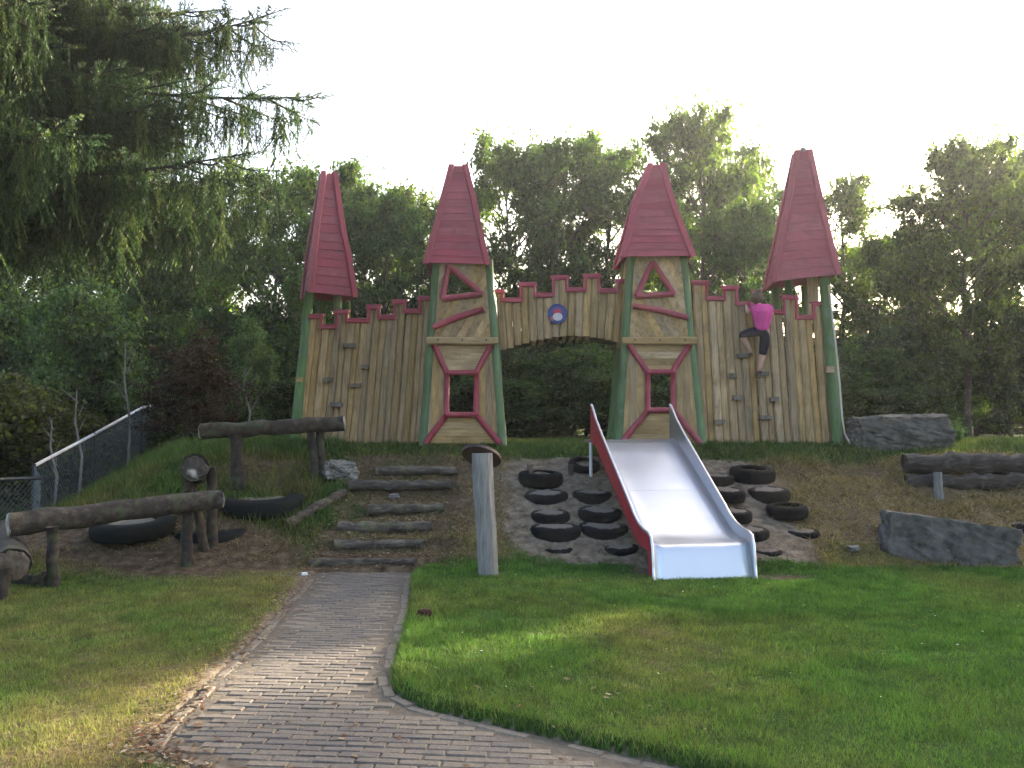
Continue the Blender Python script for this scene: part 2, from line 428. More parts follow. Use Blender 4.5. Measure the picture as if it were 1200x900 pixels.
def box(c, s, rz=0, jit=0):
    V = []
    cr, sr = math.cos(rz), math.sin(rz)
    for dz in (-1, 1):
        for dx, dy in ((-1, -1), (1, -1), (1, 1), (-1, 1)):
            x, y, z = dx * s[0] / 2 + random.uniform(-jit, jit), dy * s[1] / 2 + random.uniform(-jit, jit), dz * s[2] / 2 + random.uniform(-jit, jit)
            V.append((c[0] + x * cr - y * sr, c[1] + x * sr + y * cr, c[2] + z))
    return V, [(3, 2, 1, 0), (4, 5, 6, 7), (0, 1, 5, 4), (1, 2, 6, 5), (2, 3, 7, 6), (3, 0, 4, 7)]
def plank(p0, p1, w0, w1, th, nrm, seg=3, wob=.006, ch=.35):
    """board from p0 to p1, chamfered front, uneven edges; nrm = outward direction"""
    p0, p1, nrm = Vector(p0), Vector(p1), Vector(nrm).normalized()
    ax = (p1 - p0).normalized(); sd = nrm.cross(ax).normalized()
    V, Fc = [], []
    for i in range(seg + 1):
        t = i / seg; c = p0.lerp(p1, t); w = (w0 + (w1 - w0) * t) / 2
        l = -w + random.uniform(-wob, wob); r_ = w + random.uniform(-wob, wob); f = th * (1 + random.uniform(-.1, .1))
        cc = min(ch * th, w * .4)
        for (a, d) in ((l, 0), (r_, 0), (r_, f - cc), (r_ - cc, f), (l + cc, f), (l, f - cc)):
            V.append(c + sd * a + nrm * d)
    for i in range(seg):
        for k in range(6):
            k2 = (k + 1) % 6
            Fc.append((i * 6 + k, i * 6 + k2, i * 6 + 6 + k2, i * 6 + 6 + k))
    Fc.append((5, 4, 3, 2, 1, 0)); Fc.append(tuple(range(seg * 6, seg * 6 + 6)))
    return V, Fc

# ------------------------------------------------------------------ ground sheet
def axis(lo, flo, fhi, hi, step):
    a = [flo - (flo - lo) * t ** 2.2 for t in np.linspace(1, 0, 22)[:-1]]
    c = [fhi + (hi - fhi) * t ** 2.2 for t in np.linspace(0, 1, 22)[1:]]
    return np.array(a + list(np.arange(flo, fhi, step)) + c)
gx = axis(-500, -8, 8.5, 500, .055); gy = axis(-60, 3.2, 15, 900, .05)
GX, GY = np.meshgrid(gx, gy)
GZ = terr(GX, GY)
def zones(x, y):
    nz = fbm(x * .9, y * .9, 40, 4); nz2 = fbm(x * 2.6, y * 2.6, 50, 4); n3 = fbm(x * .45, y * .6, 60, 3)
    dry = np.zeros_like(x) + .15 + .9 * (nz - .55)
    dry = dry + .2 * sstep(.52, .7, n3) * (x > -1)
    left = sstep(-1.6, -2.0, x) * (y < 10)
    dry = dry + left * (.42 + .6 * (nz2 - .5))
    soil = np.zeros_like(x)
    slope = sstep(9.65, 9.95, y + .4 * (nz2 - .5)) * (1 - sstep(12.2, 12.6, y + .35 * (nz - .5)))
    stepz = sstep(-2.45, -2.1, x + .3 * (nz2 - .5)) * (1 - sstep(-.75, -.35, x + .3 * (nz2 - .5)))
    slidez = sstep(-.1, .25, x + .2 * (nz2 - .5)) * (1 - sstep(3.2, 3.6, x + .3 * (nz2 - .5)))
    rightz = sstep(3.1, 3.5, x)
    midz = sstep(-.8, -.4, x) * (1 - sstep(-.1, .3, x))
    leftz = 1 - sstep(-2.5, -2.1, x)
    soil = soil + slope * (stepz * (.55 + .5 * (nz - .5)) + slidez * 1.0 + rightz * (.3 + 1.4 * (nz - .45)) + midz * .45 + leftz * (.35 + 1.6 * (nz - .5)))
    dry = dry + slope * (stepz * .6 + rightz * 1.0 + midz * .7 + leftz * (.45 + 1.5 * (nz2 - .5)))
    # trampled ground under the balance beams
    tr = np.exp(-(((x + 3.6) / 1.5) ** 2 + ((y - 9.7) / .9) ** 2)); soil = soil + .9 * tr * (nz + .4)
    # bare patch at the far right, scuffed ground at the slide foot and round the post, path verge
    soil = soil + np.exp(-(((x - 5.9) / .5) ** 2 + ((y - 9.0) / .9) ** 2)) * .95
    soil = soil + np.exp(-(((x - 2.8) / .4) ** 2 + ((y - 9.35) / .25) ** 2)) * .9 + np.exp(-(((x - 1.45) / .25) ** 2 + ((y - 9.5) / .3) ** 2)) * .8
    soil = soil + np.exp(-(((x + .23) / .22) ** 2 + ((y - 9.3) / .2) ** 2)) * .75
    dl = dist_line(x, y, PATH_L[:8]); soil = soil + np.where((y < 9.8), np.exp(-dl / .11) * (.45 + .7 * nz2), 0)
    dry = dry + np.where((y < 9.8) & (x < -1), np.exp(-dl / .3) * .4, 0)
    soil = soil + sstep(-2.25, -2.05, x) * (1 - sstep(-1.05, -.85, x)) * sstep(9.35, 9.55, y) * (1 - sstep(9.9, 10.1, y)) * .9
    ins = in_poly(x, y); soil = np.where(ins, 1, soil)
    far = sstep(14.5, 17, y); soil = soil + far * .55 * (1 - sstep(4.5, 7, x)) ; 
    return np.clip(dry, 0, 1), np.clip(soil, 0, 1)
dry, soil = zones(GX, GY)
V = np.stack([GX.ravel(), GY.ravel(), GZ.ravel()], 1)
ny, nx = GX.shape
i0 = (np.arange(ny - 1)[:, None] * nx + np.arange(nx - 1)[None]).ravel()
Fq = np.stack([i0, i0 + 1, i0 + 1 + nx, i0 + nx], 1)
g = nmesh('ground', V, Fq, 'ground', np.stack([(1 - sstep(-.6, 0, GX) * (1 - sstep(3.2, 3.8, GX)) * sstep(9.3, 9.8, GY)).ravel() * np.where(GY < 9.5, sstep(.15, .5, np.minimum(dist_line(GX, GY, PATH_L), dist_line(GX, GY, PATH_R))), 1).ravel(), dry.ravel(), soil.ravel()], 1), smooth=True)
g['kind'] = 'structure'

# ------------------------------------------------------------------ paved path
pv = [(x, y, -.0115) for x, y in POLY]
path = obj('path', (pv, [tuple(range(len(pv)))]), 'sandbed'); path['kind'] = 'structure'
def brick_mesh(lx, ly, lz=.05):
    V, Fc = [], []
    c = .006
    j = lambda: random.uniform(-.003, .003)
    for (sx, sy, z) in ((1, 1, -lz), (1, 1, -c), (1 - 2 * c / lx, 1 - 2 * c / ly, 0)):
        for dx, dy in ((-1, -1), (1, -1), (1, 1), (-1, 1)):
            V.append((dx * lx / 2 * sx + j(), dy * ly / 2 * sy + j(), z + (j() * .6 if z > -.01 else 0)))
    for r_ in (0, 4):
        for k in range(4):
            k2 = (k + 1) % 4; Fc.append((r_ + k, r_ + k2, r_ + 4 + k2, r_ + 4 + k))
    Fc.append((8, 9, 10, 11))
    return V, Fc
bricks = []   # (x, y, rot, kind)
BL, BW = .205, .069
rot = R(-5); cr, sr = math.cos(rot), math.sin(rot)
for j in range(-40, 140):
    for i in range(-16, 20):
        u = (i + (.5 if j % 2 else 0)) * BL + random.uniform(-.004, .004); v = j * BW + random.uniform(-.003, .003)
        x, y = u * cr - v * sr - 1, u * sr + v * cr + 2.5
        if not (2.9 < y < 9.55): continue
        cs = [(x + a * cr * BL * .5, y + a * sr * BL * .5) for a in (-1, 0, 1)]
        xs = np.array([c[0] for c in cs]); ys = np.array([c[1] for c in cs])
        d = min(dist_line(xs, ys, PATH_L).min(), dist_line(xs, ys, PATH_R).min())
        if in_poly(xs, ys).all() and d > .085: bricks.append((x, y, rot + random.uniform(-.015, .015), 0))
for pts, side in ((PATH_L, 1), (PATH_R, -1)):
    acc = .1
    for (x0, y0), (x1, y1) in zip(pts[:-1], pts[1:]):
        l = math.hypot(x1 - x0, y1 - y0); a = math.atan2(y1 - y0, x1 - x0)
        t = acc
        while t < l:
            for row in range(1):
                n_ = .045 + row * .08
                x = x0 + math.cos(a) * (t + row * .1) - math.sin(a) * n_ * side * 1; y = y0 + math.sin(a) * (t + row * .1) + math.cos(a) * n_ * side
                if 2.9 < y < 9.5 and random.random() > .06: bricks.append((x + random.uniform(-.012, .012), y + random.uniform(-.008, .008), a + random.uniform(-.06, .06), 1))
            t += BL
        acc = t - l
def vis(bk):
    x, y = bk[0], bk[1]
    u = x / y * FPX + 600; v = 494 + 1.6 * FPX / y
    return -60 < u < 1260 and v < 935
bricks = [bk for bk in bricks if vis(bk)]
bricks.sort(key=lambda bk: bk[1])
bmeshes = []
for k in range(8):
    v, f = brick_mesh(BL - .008, BW - .007)
    me = bpy.data.meshes.new('brick'); me.from_pydata(v, [], f); me.materials.append(MATS['brick']); me.update(); bmeshes.append(me)
smeshes = []
for me in bmeshes:
    m2 = me.copy(); m2.materials.clear(); m2.materials.append(MATS['brick_sandy']); smeshes.append(m2)
restV, restF, restR, restM = [], [], [], []
def sandy(x, y, kd):
    d = min(float(dist_line(np.array([x]), np.array([y]), PATH_L)[0]), float(dist_line(np.array([x]), np.array([y]), PATH_R)[0]))
    return kd == 1 or d < .1 + .32 * float(fbm(np.array([x * 1.3]), np.array([y * 1.3]), 33, 3)[0]) * random.uniform(.5, 1.3)
for n_, (x, y, a, kd) in enumerate(bricks):
    z = -.006 + .018 * (fbm(np.array([x * 1.2]), np.array([y * 1.2]), 80, 2)[0] - .5) + random.uniform(-.002, .002)
    if n_ < 300:
        o = bpy.data.objects.new('brick', (smeshes if sandy(x, y, kd) else bmeshes)[n_ % 8]); col.objects.link(o)
        o.parent = path; o.location = (x, y, z); o.rotation_euler = (random.uniform(-.012, .012), random.uniform(-.012, .012), a + (math.pi if random.random() < .5 else 0))
    else:
        v, f = brick_mesh(BL - .008, BW - .007); b0 = len(restV); ca, sa = math.cos(a), math.sin(a)
        restV += [(p[0] * ca - p[1] * sa + x, p[0] * sa + p[1] * ca + y, p[2] + z) for p in v]
        restF += [tuple(i + b0 for i in q) for q in f]; restR += [random.random()] * len(v); restM += [1 if sandy(x, y, kd) else 0] * len(f)
o = obj('brick_paving', (restV, restF), 'brick', path); o['kind'] = 'stuff'
o.data.materials.append(MATS['brick_sandy']); o.data.polygons.foreach_set('material_index', restM)
ra = o.data.attributes.new('rnd', 'FLOAT', 'POINT'); ra.data.foreach_set('value', restR)

# ------------------------------------------------------------------ log steps
def roughlog(p0, p1, r0, r1, n=12, seg=9, wob=.1, bend=.02):
    return pole(p0, p1, r0, r1, n, seg, bend, wob)
step_px = [(368, 482, 656, .05, 'lowest earth-covered log step where the brick path ends'),
           (398, 490, 636, .055, 'weathered log step, second up from the brick path'),
           (403, 500, 615, .065, 'pale thick log step, third up from the brick path'),
           (438, 515, 592, .06, 'crumbling log step, fourth up from the brick path'),
           (416, 525, 566, .06, 'long dark log step, second from the top of the mound'),
           (446, 530, 551, .055, 'topmost log step at the grassy edge of the mound')]
for (xa, xb, yp, r_, lab), (ys, zt) in zip(step_px, STEPS):
    xa -= 6; xb += 6; a = at(xa, yp, ys + random.uniform(-.02, .03)); b_ = at(xb, yp - 1, ys + random.uniform(-.03, .03))
    a.z = zt - r_ * .95; b_.z = zt - r_ * .7
    o = obj('log_step', roughlog(a, b_, r_ * 1.1, r_ * .9, 12, 18, .22, .012), 'steplog', None, a.lerp(b_, .5), True)
    tag(o, lab, 'log step', 'log steps up the mound')
a, b_ = ground(335, 620), ground(404, 582)
a.z += .04; b_.z += .05
o = obj('border_log', roughlog(a, b_, .07, .055), 'steplog', None, a.lerp(b_, .5), True); tag(o, 'grey log lying slantwise along the left side of the steps', 'log')

# ------------------------------------------------------------------ boulders and rocks
def rock(name, c, s, rz, seed, mat, label, cat, slabby=.12, tilt=(0, 0), noise_amp=.12):
    bm = bmesh.new(); bmesh.ops.create_cube(bm, size=1)
    bmesh.ops.subdivide_edges(bm, edges=bm.edges[:], cuts=15, use_grid_fill=True)
    rs = np.random.default_rng(seed)
    ph = rs.uniform(0, 20, 6)
    P = np.array([v.co[:] for v in bm.verts]); nl = np.linalg.norm(P, axis=1)[:, None]
    P = P + (P / nl * .62 - P) * slabby
    X = P[:, 0] * 2.2 + ph[0] + P[:, 2] * 1.3; Y = P[:, 1] * 2.2 + ph[1] - P[:, 2] * 1.7
    dd = (fbm(X, Y, seed, 4) - .5) * noise_amp * 2 + (fbm(X * 3.1, Y * 3.1, seed + 3, 3) - .5) * noise_amp * 1.1 + (fbm(X * 8, Y * 8, seed + 5, 2) - .5) * noise_amp * .6
    P = P + P / np.linalg.norm(P, axis=1)[:, None] * dd[:, None]
    for v, p in zip(bm.verts, P): v.co = p
    bmesh.ops.scale(bm, vec=s, verts=bm.verts)
    bm.transform(Matrix.Rotation(rz, 4, 'Z') @ Matrix.Rotation(tilt[0], 4, 'X') @ Matrix.Rotation(tilt[1], 4, 'Y'))
    me = bpy.data.meshes.new(name); bm.to_mesh(me); bm.free(); me.materials.append(MATS[mat])
    o = bpy.data.objects.new(name, me); o.location = c; col.objects.link(o); tag(o, label, cat)
    return o
c = at(1052, 507, 13.1); rock('boulder', (c.x, c.y, c.z - .03), (1.3, .6, .52), 0, 3, 'stone', 'grey boulder on the crest beside the right tower', 'boulder', .1, (0, -.03))
c = at(1114, 636, 10.15); rock('stone_slab', (c.x, c.y + .1, c.z - .07), (1.36, .55, .62), -.18, 9, 'stone', 'dark grey stone slab tilted at the foot of the right slope', 'boulder', .06, (-.1, .13), .08)
c = ground(398, 556); rock('rock', (c.x, c.y, c.z + .05), (.42, .4, .24), .4, 14, 'rockpale', 'small pale rock beside the top of the log steps', 'rock', .5, (0, 0), .22)
for px, py, s, lab in ((462, 583, .13, 'pale stone lying on the middle of the log steps'), (352, 603, .10, 'small grey stone by the slanting border log'), (1000, 644, .12, 'flat pale stone at the lawn edge near the slab')):
    c = ground(px, py); rock('stone', (c.x, c.y, c.z + .01), (s * 1.4, s, s * .5), random.random() * 3, int(px), 'rockpale', lab, 'stone', .6, (0, 0), .2)

# ------------------------------------------------------------------ retaining logs, right
a, b_ = at(1060, 543, 11.9), at(1330, 545, 11.75)
o = obj('retaining_log', roughlog(a, b_, .135, .15, 14, 30, .16, .02), 'rotlog', None, a.lerp(b_, .5), True); tag(o, 'upper thick dark log retaining the bank on the right', 'log', 'retaining logs')
a, b_ = at(1062, 566, 11.72), at(1330, 564, 11.55)
o = obj('retaining_log', roughlog(a, b_, .10, .13, 14, 30, .2, .025), 'rotlog', None, a.lerp(b_, .5), True); tag(o, 'lower dark log with pale split top, retaining the right bank', 'log', 'retaining logs')
a = at(1101, 588, 11.4); b_ = at(1099, 553, 11.42)
o = obj('stake', pole((a.x, a.y, a.z - .1), b_, .06, .055, 8, 4, .008), 'greywood', None, a); tag(o, 'short pale wooden stake in front of the retaining logs', 'stake')

# ------------------------------------------------------------------ tyres
def tyre_data(Rr, w, n=72, groove=.03, hole=.58):
    prof = [(hole, -.42), (hole + .04, -.5), (.80, -.5), (.93, -.44), (.985, -.30), (1.0, -.1), (1.0, .1), (.985, .30), (.93, .44), (.80, .5), (hole + .04, .5), (hole, .42), (hole + .03, .30), (.88, .34), (.90, -.34), (hole + .03, -.30)]
    V, Fc = [], []
    m_ = len(prof)
    for i in range(n):
        an = 2 * math.pi * i / n
        for k, (pr, pz) in enumerate(prof):
            rr = pr * Rr
            if k in (4, 5, 6, 7): rr -= groove * (((i + (2 if k > 5 else 0)) % 4) == 0)
            V.append((math.cos(an) * rr, math.sin(an) * rr, pz * w))
    for i in range(n):
        for k in range(m_):
            k2 = (k + 1) % m_; i2 = (i + 1) % n
            Fc.append((i * m_ + k, i2 * m_ + k, i2 * m_ + k2, i * m_ + k2))
    return V, Fc
def tyre_me(nm, data, mat):
    me = bpy.data.meshes.new(nm); me.from_pydata(data[0], [], data[1]); me.materials.append(MATS[mat])
    me.polygons.foreach_set('use_smooth', [True] * len(me.polygons)); me.update(); return me
TY = tyre_me('tyre', tyre_data(1, .62), 'rubber'); TYB = tyre_me('tyre', tyre_data(1, .42, 72, .02, .55), 'tyre_big')
def soil_disc():
    V, Fc = [(0, 0, .02)], []
    for rr, z in ((.45, .03), (.86, -.01)):
        for i in range(20):
            a = 2 * math.pi * i / 20; V.append((math.cos(a) * rr, math.sin(a) * rr, z + random.uniform(-.03, .03)))
    for i in range(20):
        j = (i + 1) % 20
        Fc.append((0, 1 + i, 1 + j)); Fc.append((1 + i, 21 + i, 21 + j, 1 + j))
    return V, Fc
SO = tyre_me('soil', soil_disc(), 'soilmat')
def tyre(x0, x1, yt, yb, label, big=False, tilt=(0, 0), fill=.5, group='tyres set in the slope by the slide'):
    cx = (x0 + x1) / 2
    q = ground(cx, yb)
    Rr = (x1 - x0) / 2 / FPX * (q.y + .25)
    top = at(cx, yt, q.y + .05).z
    w = Rr * (.42 if big else .62)
    c = [at(cx, yt, q.y + Rr).x, q.y + Rr, top - w / 2 - (0 if big else .015)]
    if not big and cx < 1100:      # keep clear of the slide
        axx = 1.985 - .1366 * (c[1] - 9.25)
        c[0] = max(c[0], axx + .46 + Rr) if cx > 780 else min(c[0], axx - .42 - Rr)
    t = thing('tyre', label, 'tyre', c, group)
    b_ = bpy.data.objects.new('rubber_ring', TYB if big else TY); col.objects.link(b_); b_.parent = t; b_.scale = (Rr, Rr, Rr)
    s = bpy.data.objects.new('soil_filling', SO); col.objects.link(s); s.parent = t; s.scale = (Rr, Rr, Rr); s.location = (0, 0, w * (fill if fill < .3 else .48)); s.scale = (Rr * (.76 if fill < .3 else 1.0),) * 2 + (Rr,)
    if big: s.location = (0, 0, w * .34); s.scale = (Rr * .8, Rr * .8, Rr)
    t.rotation_euler = (tilt[0] + (.06 if big else .10) + random.uniform(-.05, .05), tilt[1] + random.uniform(-.07, .07), random.uniform(-.2, .2))
    return t
for a in [(607, 660, 553, 577, 'bulky black tyre, topmost in the stack left of the slide'),
          (614, 666, 577, 592, 'black tyre directly below the topmost one left of the slide'),
          (671, 718, 576, 592, 'half-buried tyre next to the upper left edge of the slide'),
          (622, 668, 600, 616, 'half-buried tyre in the left column, third row down'),
          (680, 732, 597, 616, 'black tyre against the red slide rail, middle row'),
          (621, 681, 617, 637, 'wide black tyre in the left column, lowest full one'),
          (682, 742, 616, 633, 'wide tyre against the red slide rail, lower row'),
          (632, 674, 641, 649, 'almost buried tyre at the lawn edge, left of the slide'),
          (715, 757, 640, 651, 'almost buried tyre beside the foot of the slide rail'),
          (822, 860, 556, 573, 'tyre topped with earth against the right slide edge, top row'),
          (855, 908, 548, 569, 'tyre with open ring showing, topmost right of the slide'),
          (830, 873, 573, 598, 'stacked tyre against the right slide edge, second row'),
          (876, 925, 573, 593, 'black tyre in the outer right column, second row'),
          (838, 881, 598, 616, 'tyre against the right slide edge, third row'),
          (898, 946, 592, 615, 'earth-filled tyre in the outer right column, third row'),
          (858, 901, 620, 636, 'tyre against the right slide edge, fourth row'),
          (918, 960, 621, 631, 'thin rim of a buried tyre, outer right column low'),
          (872, 918, 643, 651, 'lowest buried tyre right of the slide foot')]:
    tyre(*a, fill=.15 if a[0] in (607, 855, 898) else .5)
tyre(108, 204, 614, 648, 'large lorry tyre lying behind the lower balance beam', True, group='large tyres by the balance beams')
tyre(196, 300, 622, 640, 'sunken large tyre below the end of the lower beam', True, group='large tyres by the balance beams')
tyre(255, 360, 585, 616, 'large lorry tyre filled with earth below the upper beam', True, group='large tyres by the balance beams')
tyre(1172, 1240, 612, 632, 'tyre cut by the right picture edge behind the slab', group='tyres on the right bank')
# upright tyre under the slide top
c = ground(705, 552); t = thing('tyre', 'dark tyre tucked under the upper left corner of the slide', 'tyre', (.98, c.y + .1, tz(.98, c.y + .1) + .0), 'tyres set in the slope by the slide')
b_ = bpy.data.objects.new('rubber_ring', TY); col.objects.link(b_); b_.parent = t; b_.scale = (.22, .22, .22); t.rotation_euler = (.35, .1, 0)
for px, lab in ((621, 'short dark stub post above the left tyre stack'), (669, 'short dark stub post nearer the slide on the crest')):
    c = ground(px, 556); o = obj('stub_post', pole((c.x, c.y, c.z - .1), (c.x, c.y, c.z + .13), .04, .038, 8, 3, .003), 'bark', None, c); tag(o, lab, 'post', 'stub posts')

# ------------------------------------------------------------------ slide
SX = 0.535   # half width
A0 = Vector((1.985, 9.25, 0)); A1 = Vector((1.63, 11.85, 0))   # axis foot -> top (plan)
axd = (A1 - A0); axl = axd.length; axd.normalize(); sdv = Vector((axd.y, -axd.x, 0))
sl = thing('slide', 'wide stainless steel slide with red-painted left side running down the mound', 'slide', A0)
def bedz(s):
    # s = distance along the axis
    pts = [(-.03, -.09), (0, .0), (.085, .255), (.11, .298), (.16, .316), (.42, .33), (.55, .36), (.68, .415), (.85, .50), (axl - .15, 1.32), (axl, 1.355)]
    for (s0, z0), (s1, z1) in zip(pts[:-1], pts[1:]):
        if s <= s1: return z0 + (z1 - z0) * (s - s0) / (s1 - s0)
    return pts[-1][1]
S_ = [-.03, 0, .03, .06, .085, .097, .11, .13, .16, .25, .34, .42, .48, .55, .61, .68, .76, .85, 1.0, 1.3, 1.6, 1.9, 2.2, axl - .15, axl]
V, Fc = [], []
for s in S_:
    for k in range(9):
        u = -1 + 2 * k / 8
        dz = .0
        if abs(u) > .9: dz = .03
        p = A0 + axd * s + sdv * u * SX; V.append((p.x, p.y, bedz(s) + dz * (1 if s > .1 else .2)))
for i in range(len(S_) - 1):
    for k in range(8):
        Fc.append((i * 9 + k, i * 9 + k + 1, i * 9 + k + 10, i * 9 + k + 9))
bed = obj('bed', (V, Fc), 'steel', sl, None, True)
md = bed.modifiers.new('solid', 'SOLIDIFY'); md.thickness = .006; md.offset = -1
for s in (1.4,):
    p0_ = A0 + axd * s - sdv * (SX - .02); p1_ = A0 + axd * s + sdv * (SX - .02)
    obj('weld_seam', tube([(p0_.x, p0_.y, bedz(s) + .0), (p1_.x, p1_.y, bedz(s) + .0)], .0018, 6), 'steel', bed)
def rail_top(s):
    pts = [(-.04, -.05), (-.02, .12), (.0, .30), (.05, .40), (.13, .43), (.3, .445), (.5, .49), (.68, .57), (.85, .675), (axl - .45, 1.42), (axl - .12, 1.62), (axl + .1, 1.80), (axl + .16, 1.82)]
    for (s0, z0), (s1, z1) in zip(pts[:-1], pts[1:]):
        if s <= s1: return z0 + (z1 - z0) * (s - s0) / (s1 - s0)
    return pts[-1][1]
def rail_bot(s):
    if s > axl - .1: return 1.30 + .0 * s
    return min(bedz(max(s, 0)) - .06, rail_top(s) - .01) if s > .1 else min(-.06, rail_top(s) - .01)
S2 = [-.04, -.02, 0, .025, .05, .09, .13, .2, .3, .4, .5, .6, .68, .76, .85, 1.1, 1.5, 1.9, axl - .45, axl - .3, axl - .12, axl, axl + .1, axl + .16]
for sgn, nm in ((-1, 'left'), (1, 'right')):
    V, Fc = [], []
    off = sgn * (SX + .008)
    for s in S2:
        p = A0 + axd * s + sdv * off; V += [(p.x, p.y, rail_bot(s)), (p.x, p.y, rail_top(s))]
    for i in range(len(S2) - 1): Fc.append((2 * i, 2 * i + 2, 2 * i + 3, 2 * i + 1))
    sp = obj('side_panel', (V, Fc), 'steel', sl); md = sp.modifiers.new('solid', 'SOLIDIFY'); md.thickness = .012; md.offset = 0
    sp['label'] = 'bright steel inner face of the slide side'
    # painted outer skin
    V2 = [Vector(v) + sdv * sgn * .012 for v in V]
    op = obj('outer_panel', (V2, Fc), 'red_paint_metal', sp); md = op.modifiers.new('solid', 'SOLIDIFY'); md.thickness = .008; md.offset = 0
    op['label'] = 'red painted outer face of the slide side'
    pts = []
    for s in S2:
        p = A0 + axd * s + sdv * (off + sgn * .004); pts.append((p.x, p.y, rail_top(s) + .004))
    obj('top_rail', tube(pts, .017, 8), 'steel', sp, None, True)
for sgn in (-1, 1):
    p = A0 + axd * (axl + .08) + sdv * sgn * (SX + .04); obj('leg', pole((p.x, p.y, tz(p.x, p.y) - .15), (p.x, p.y, 1.32), .022, .022, 8, 2, 0, 0), 'pipe', sl)
p = A0 + axd * (axl + .35); obj('platform', box((p.x, p.y, 1.335), (2 * SX, .7, .03), math.atan2(axd.y, axd.x) - math.pi / 2), 'greywood', sl)

# ------------------------------------------------------------------ castle
YW = 13.45
def castle_wall(bx0, bx1, tx0, tx1, n, topf, botf, Y, root, seedv, holds=()):
    random.seed(seedv)
    tops = []
    for i in range(n):
        t0, t1 = i / n, (i + 1) / n; tm = (t0 + t1) / 2
        xb = bx0 + (bx1 - bx0) * tm; xt = tx0 + (tx1 - tx0) * tm
        yt = topf(xt); yb = botf(xb)
        a = at(xb, yb + random.uniform(-1, 1) * (1.5 if yb > 450 else .4), Y); b_ = at(xt, yt, Y)
        wpx = abs(tx1 - tx0) / n; wbx = abs(bx1 - bx0) / n
        wt = wpx / FPX * Y; wb = wbx / FPX * Y
        jit = (.012 if i % 2 else -.012) + random.uniform(-.008, .008)
        a.y += jit; b_.y += jit
        pl = obj('plank', plank(a, b_, wb * random.uniform(.97, 1.05), wt * random.uniform(.97, 1.04), .055, (0, -1, 0), 4, .006, .5), 'plank', root)
        tops.append((xt, yt, wt, b_, a))
    return tops
def trim(root, tops, Y):
    # red boards along the battlement: a cap on each top plus risers between heights
    i = 0
    runs = []
    while i < len(tops):
        j = i
        while j + 1 < len(tops) and abs(tops[j + 1][1] - tops[i][1]) < 5: j += 1
        runs.append((i, j)); i = j + 1
    prev = None
    for (i, j) in runs:
        l = tops[i][3] - Vector((tops[i][2] / 2 + .015, 0, 0)); r_ = tops[j][3] + Vector((tops[j][2] / 2 + .015, 0, 0))
        l.y = r_.y = Y - .065; l.z -= .005; r_.z -= .005
        obj('red_trim', plank(l, r_, .05, .05, .03, (0, -1, 0), 3, .005), 'red_h', root)
        obj('red_cap', plank(l + Vector((0, .05, .03)), r_ + Vector((0, .05, .03)), .13, .13, .022, (0, 0, 1), 2, .004), 'red_h', root)
        if prev is not None:
            x = (prev.x + l.x) / 2; z0, z1 = sorted((prev.z, l.z))
            hi = 1 if l.z > prev.z else -1
            obj('red_trim', plank((x + hi * .02, Y - .067, z0 - .02), (x + hi * .02, Y - .067, z1 + .022), .045, .045, .03, (0, -1, 0), 2, .004), 'red', root)
        prev = r_
def table(segs):
    def f(x):
        for x1, y in segs:
            if x <= x1: return y
        return segs[-1][1]
    return f
def hold(root, px, py, w, h=5, Y=YW - .07):
    c = at(px, py, Y); obj('climbing_hold', box((c.x, c.y - .03, c.z), (w / FPX * Y, .10, h / FPX * Y), random.uniform(-.1, .1), .006), 'holdwood', root)
# left wall
c = at(425, 520, YW)
wl = thing('castle_wall', 'left palisade wall of upright wooden planks with red battlements', 'wall', c, 'castle palisade walls')
topL = table([(376, 372), (397, 384), (411, 367), (428, 377), (444, 361), (463, 373), (476, 355), (493, 366), (520, 351)])
tops = castle_wall(349, 495, 364, 506, 19, topL, lambda x: 519, YW, wl, 5); trim(wl, tops, YW)
for h_ in ((410, 405, 15), (385, 445, 9), (428, 430, 9), (417, 452, 12), (395, 474, 14)): hold(wl, *h_)
for zpx in (400, 480):
    a, b_ = at(352, zpx, YW + .06), at(500, zpx, YW + .06); obj('rear_rail', plank(a, b_, .12, .12, .05, (0, 1, 0), 3, .004), 'plank_h', wl)
for px in (404, 468): 
    a = at(px, 526, YW + .08); b_ = at(px + 3, 380, YW + .08); obj('rear_post', pole((a.x, a.y, a.z - .1), b_, .06, .055, 8), 'bark', wl)
# right wall
c = at(900, 520, YW)
wr = thing('castle_wall', 'right palisade wall of upright wooden planks being climbed', 'wall', c, 'castle palisade walls')
topR = table([(826, 333), (844, 351), (862, 339), (878, 357), (891, 344), (915, 367), (931, 350), (948, 373), (980, 357)])
tops = castle_wall(820, 981, 811, 968, 18, topR, lambda x: 519, YW, wr, 6); trim(wr, tops, YW)
for h_ in ((863, 466, 10), (843, 494, 11), (896, 489, 13), (907, 468, 9), (893, 438, 13), (869, 417, 11), (858, 440, 8)): hold(wr, *h_)
for zpx in (400, 480):
    a, b_ = at(815, zpx, YW + .06), at(975, zpx, YW + .06); obj('rear_rail', plank(a, b_, .12, .12, .05, (0, 1, 0), 3, .004), 'plank_h', wr)
for px in (862, 926):
    a = at(px, 526, YW + .08); b_ = at(px - 2, 380, YW + .08); obj('rear_post', pole((a.x, a.y, a.z - .1), b_, .06, .055, 8), 'bark', wr)
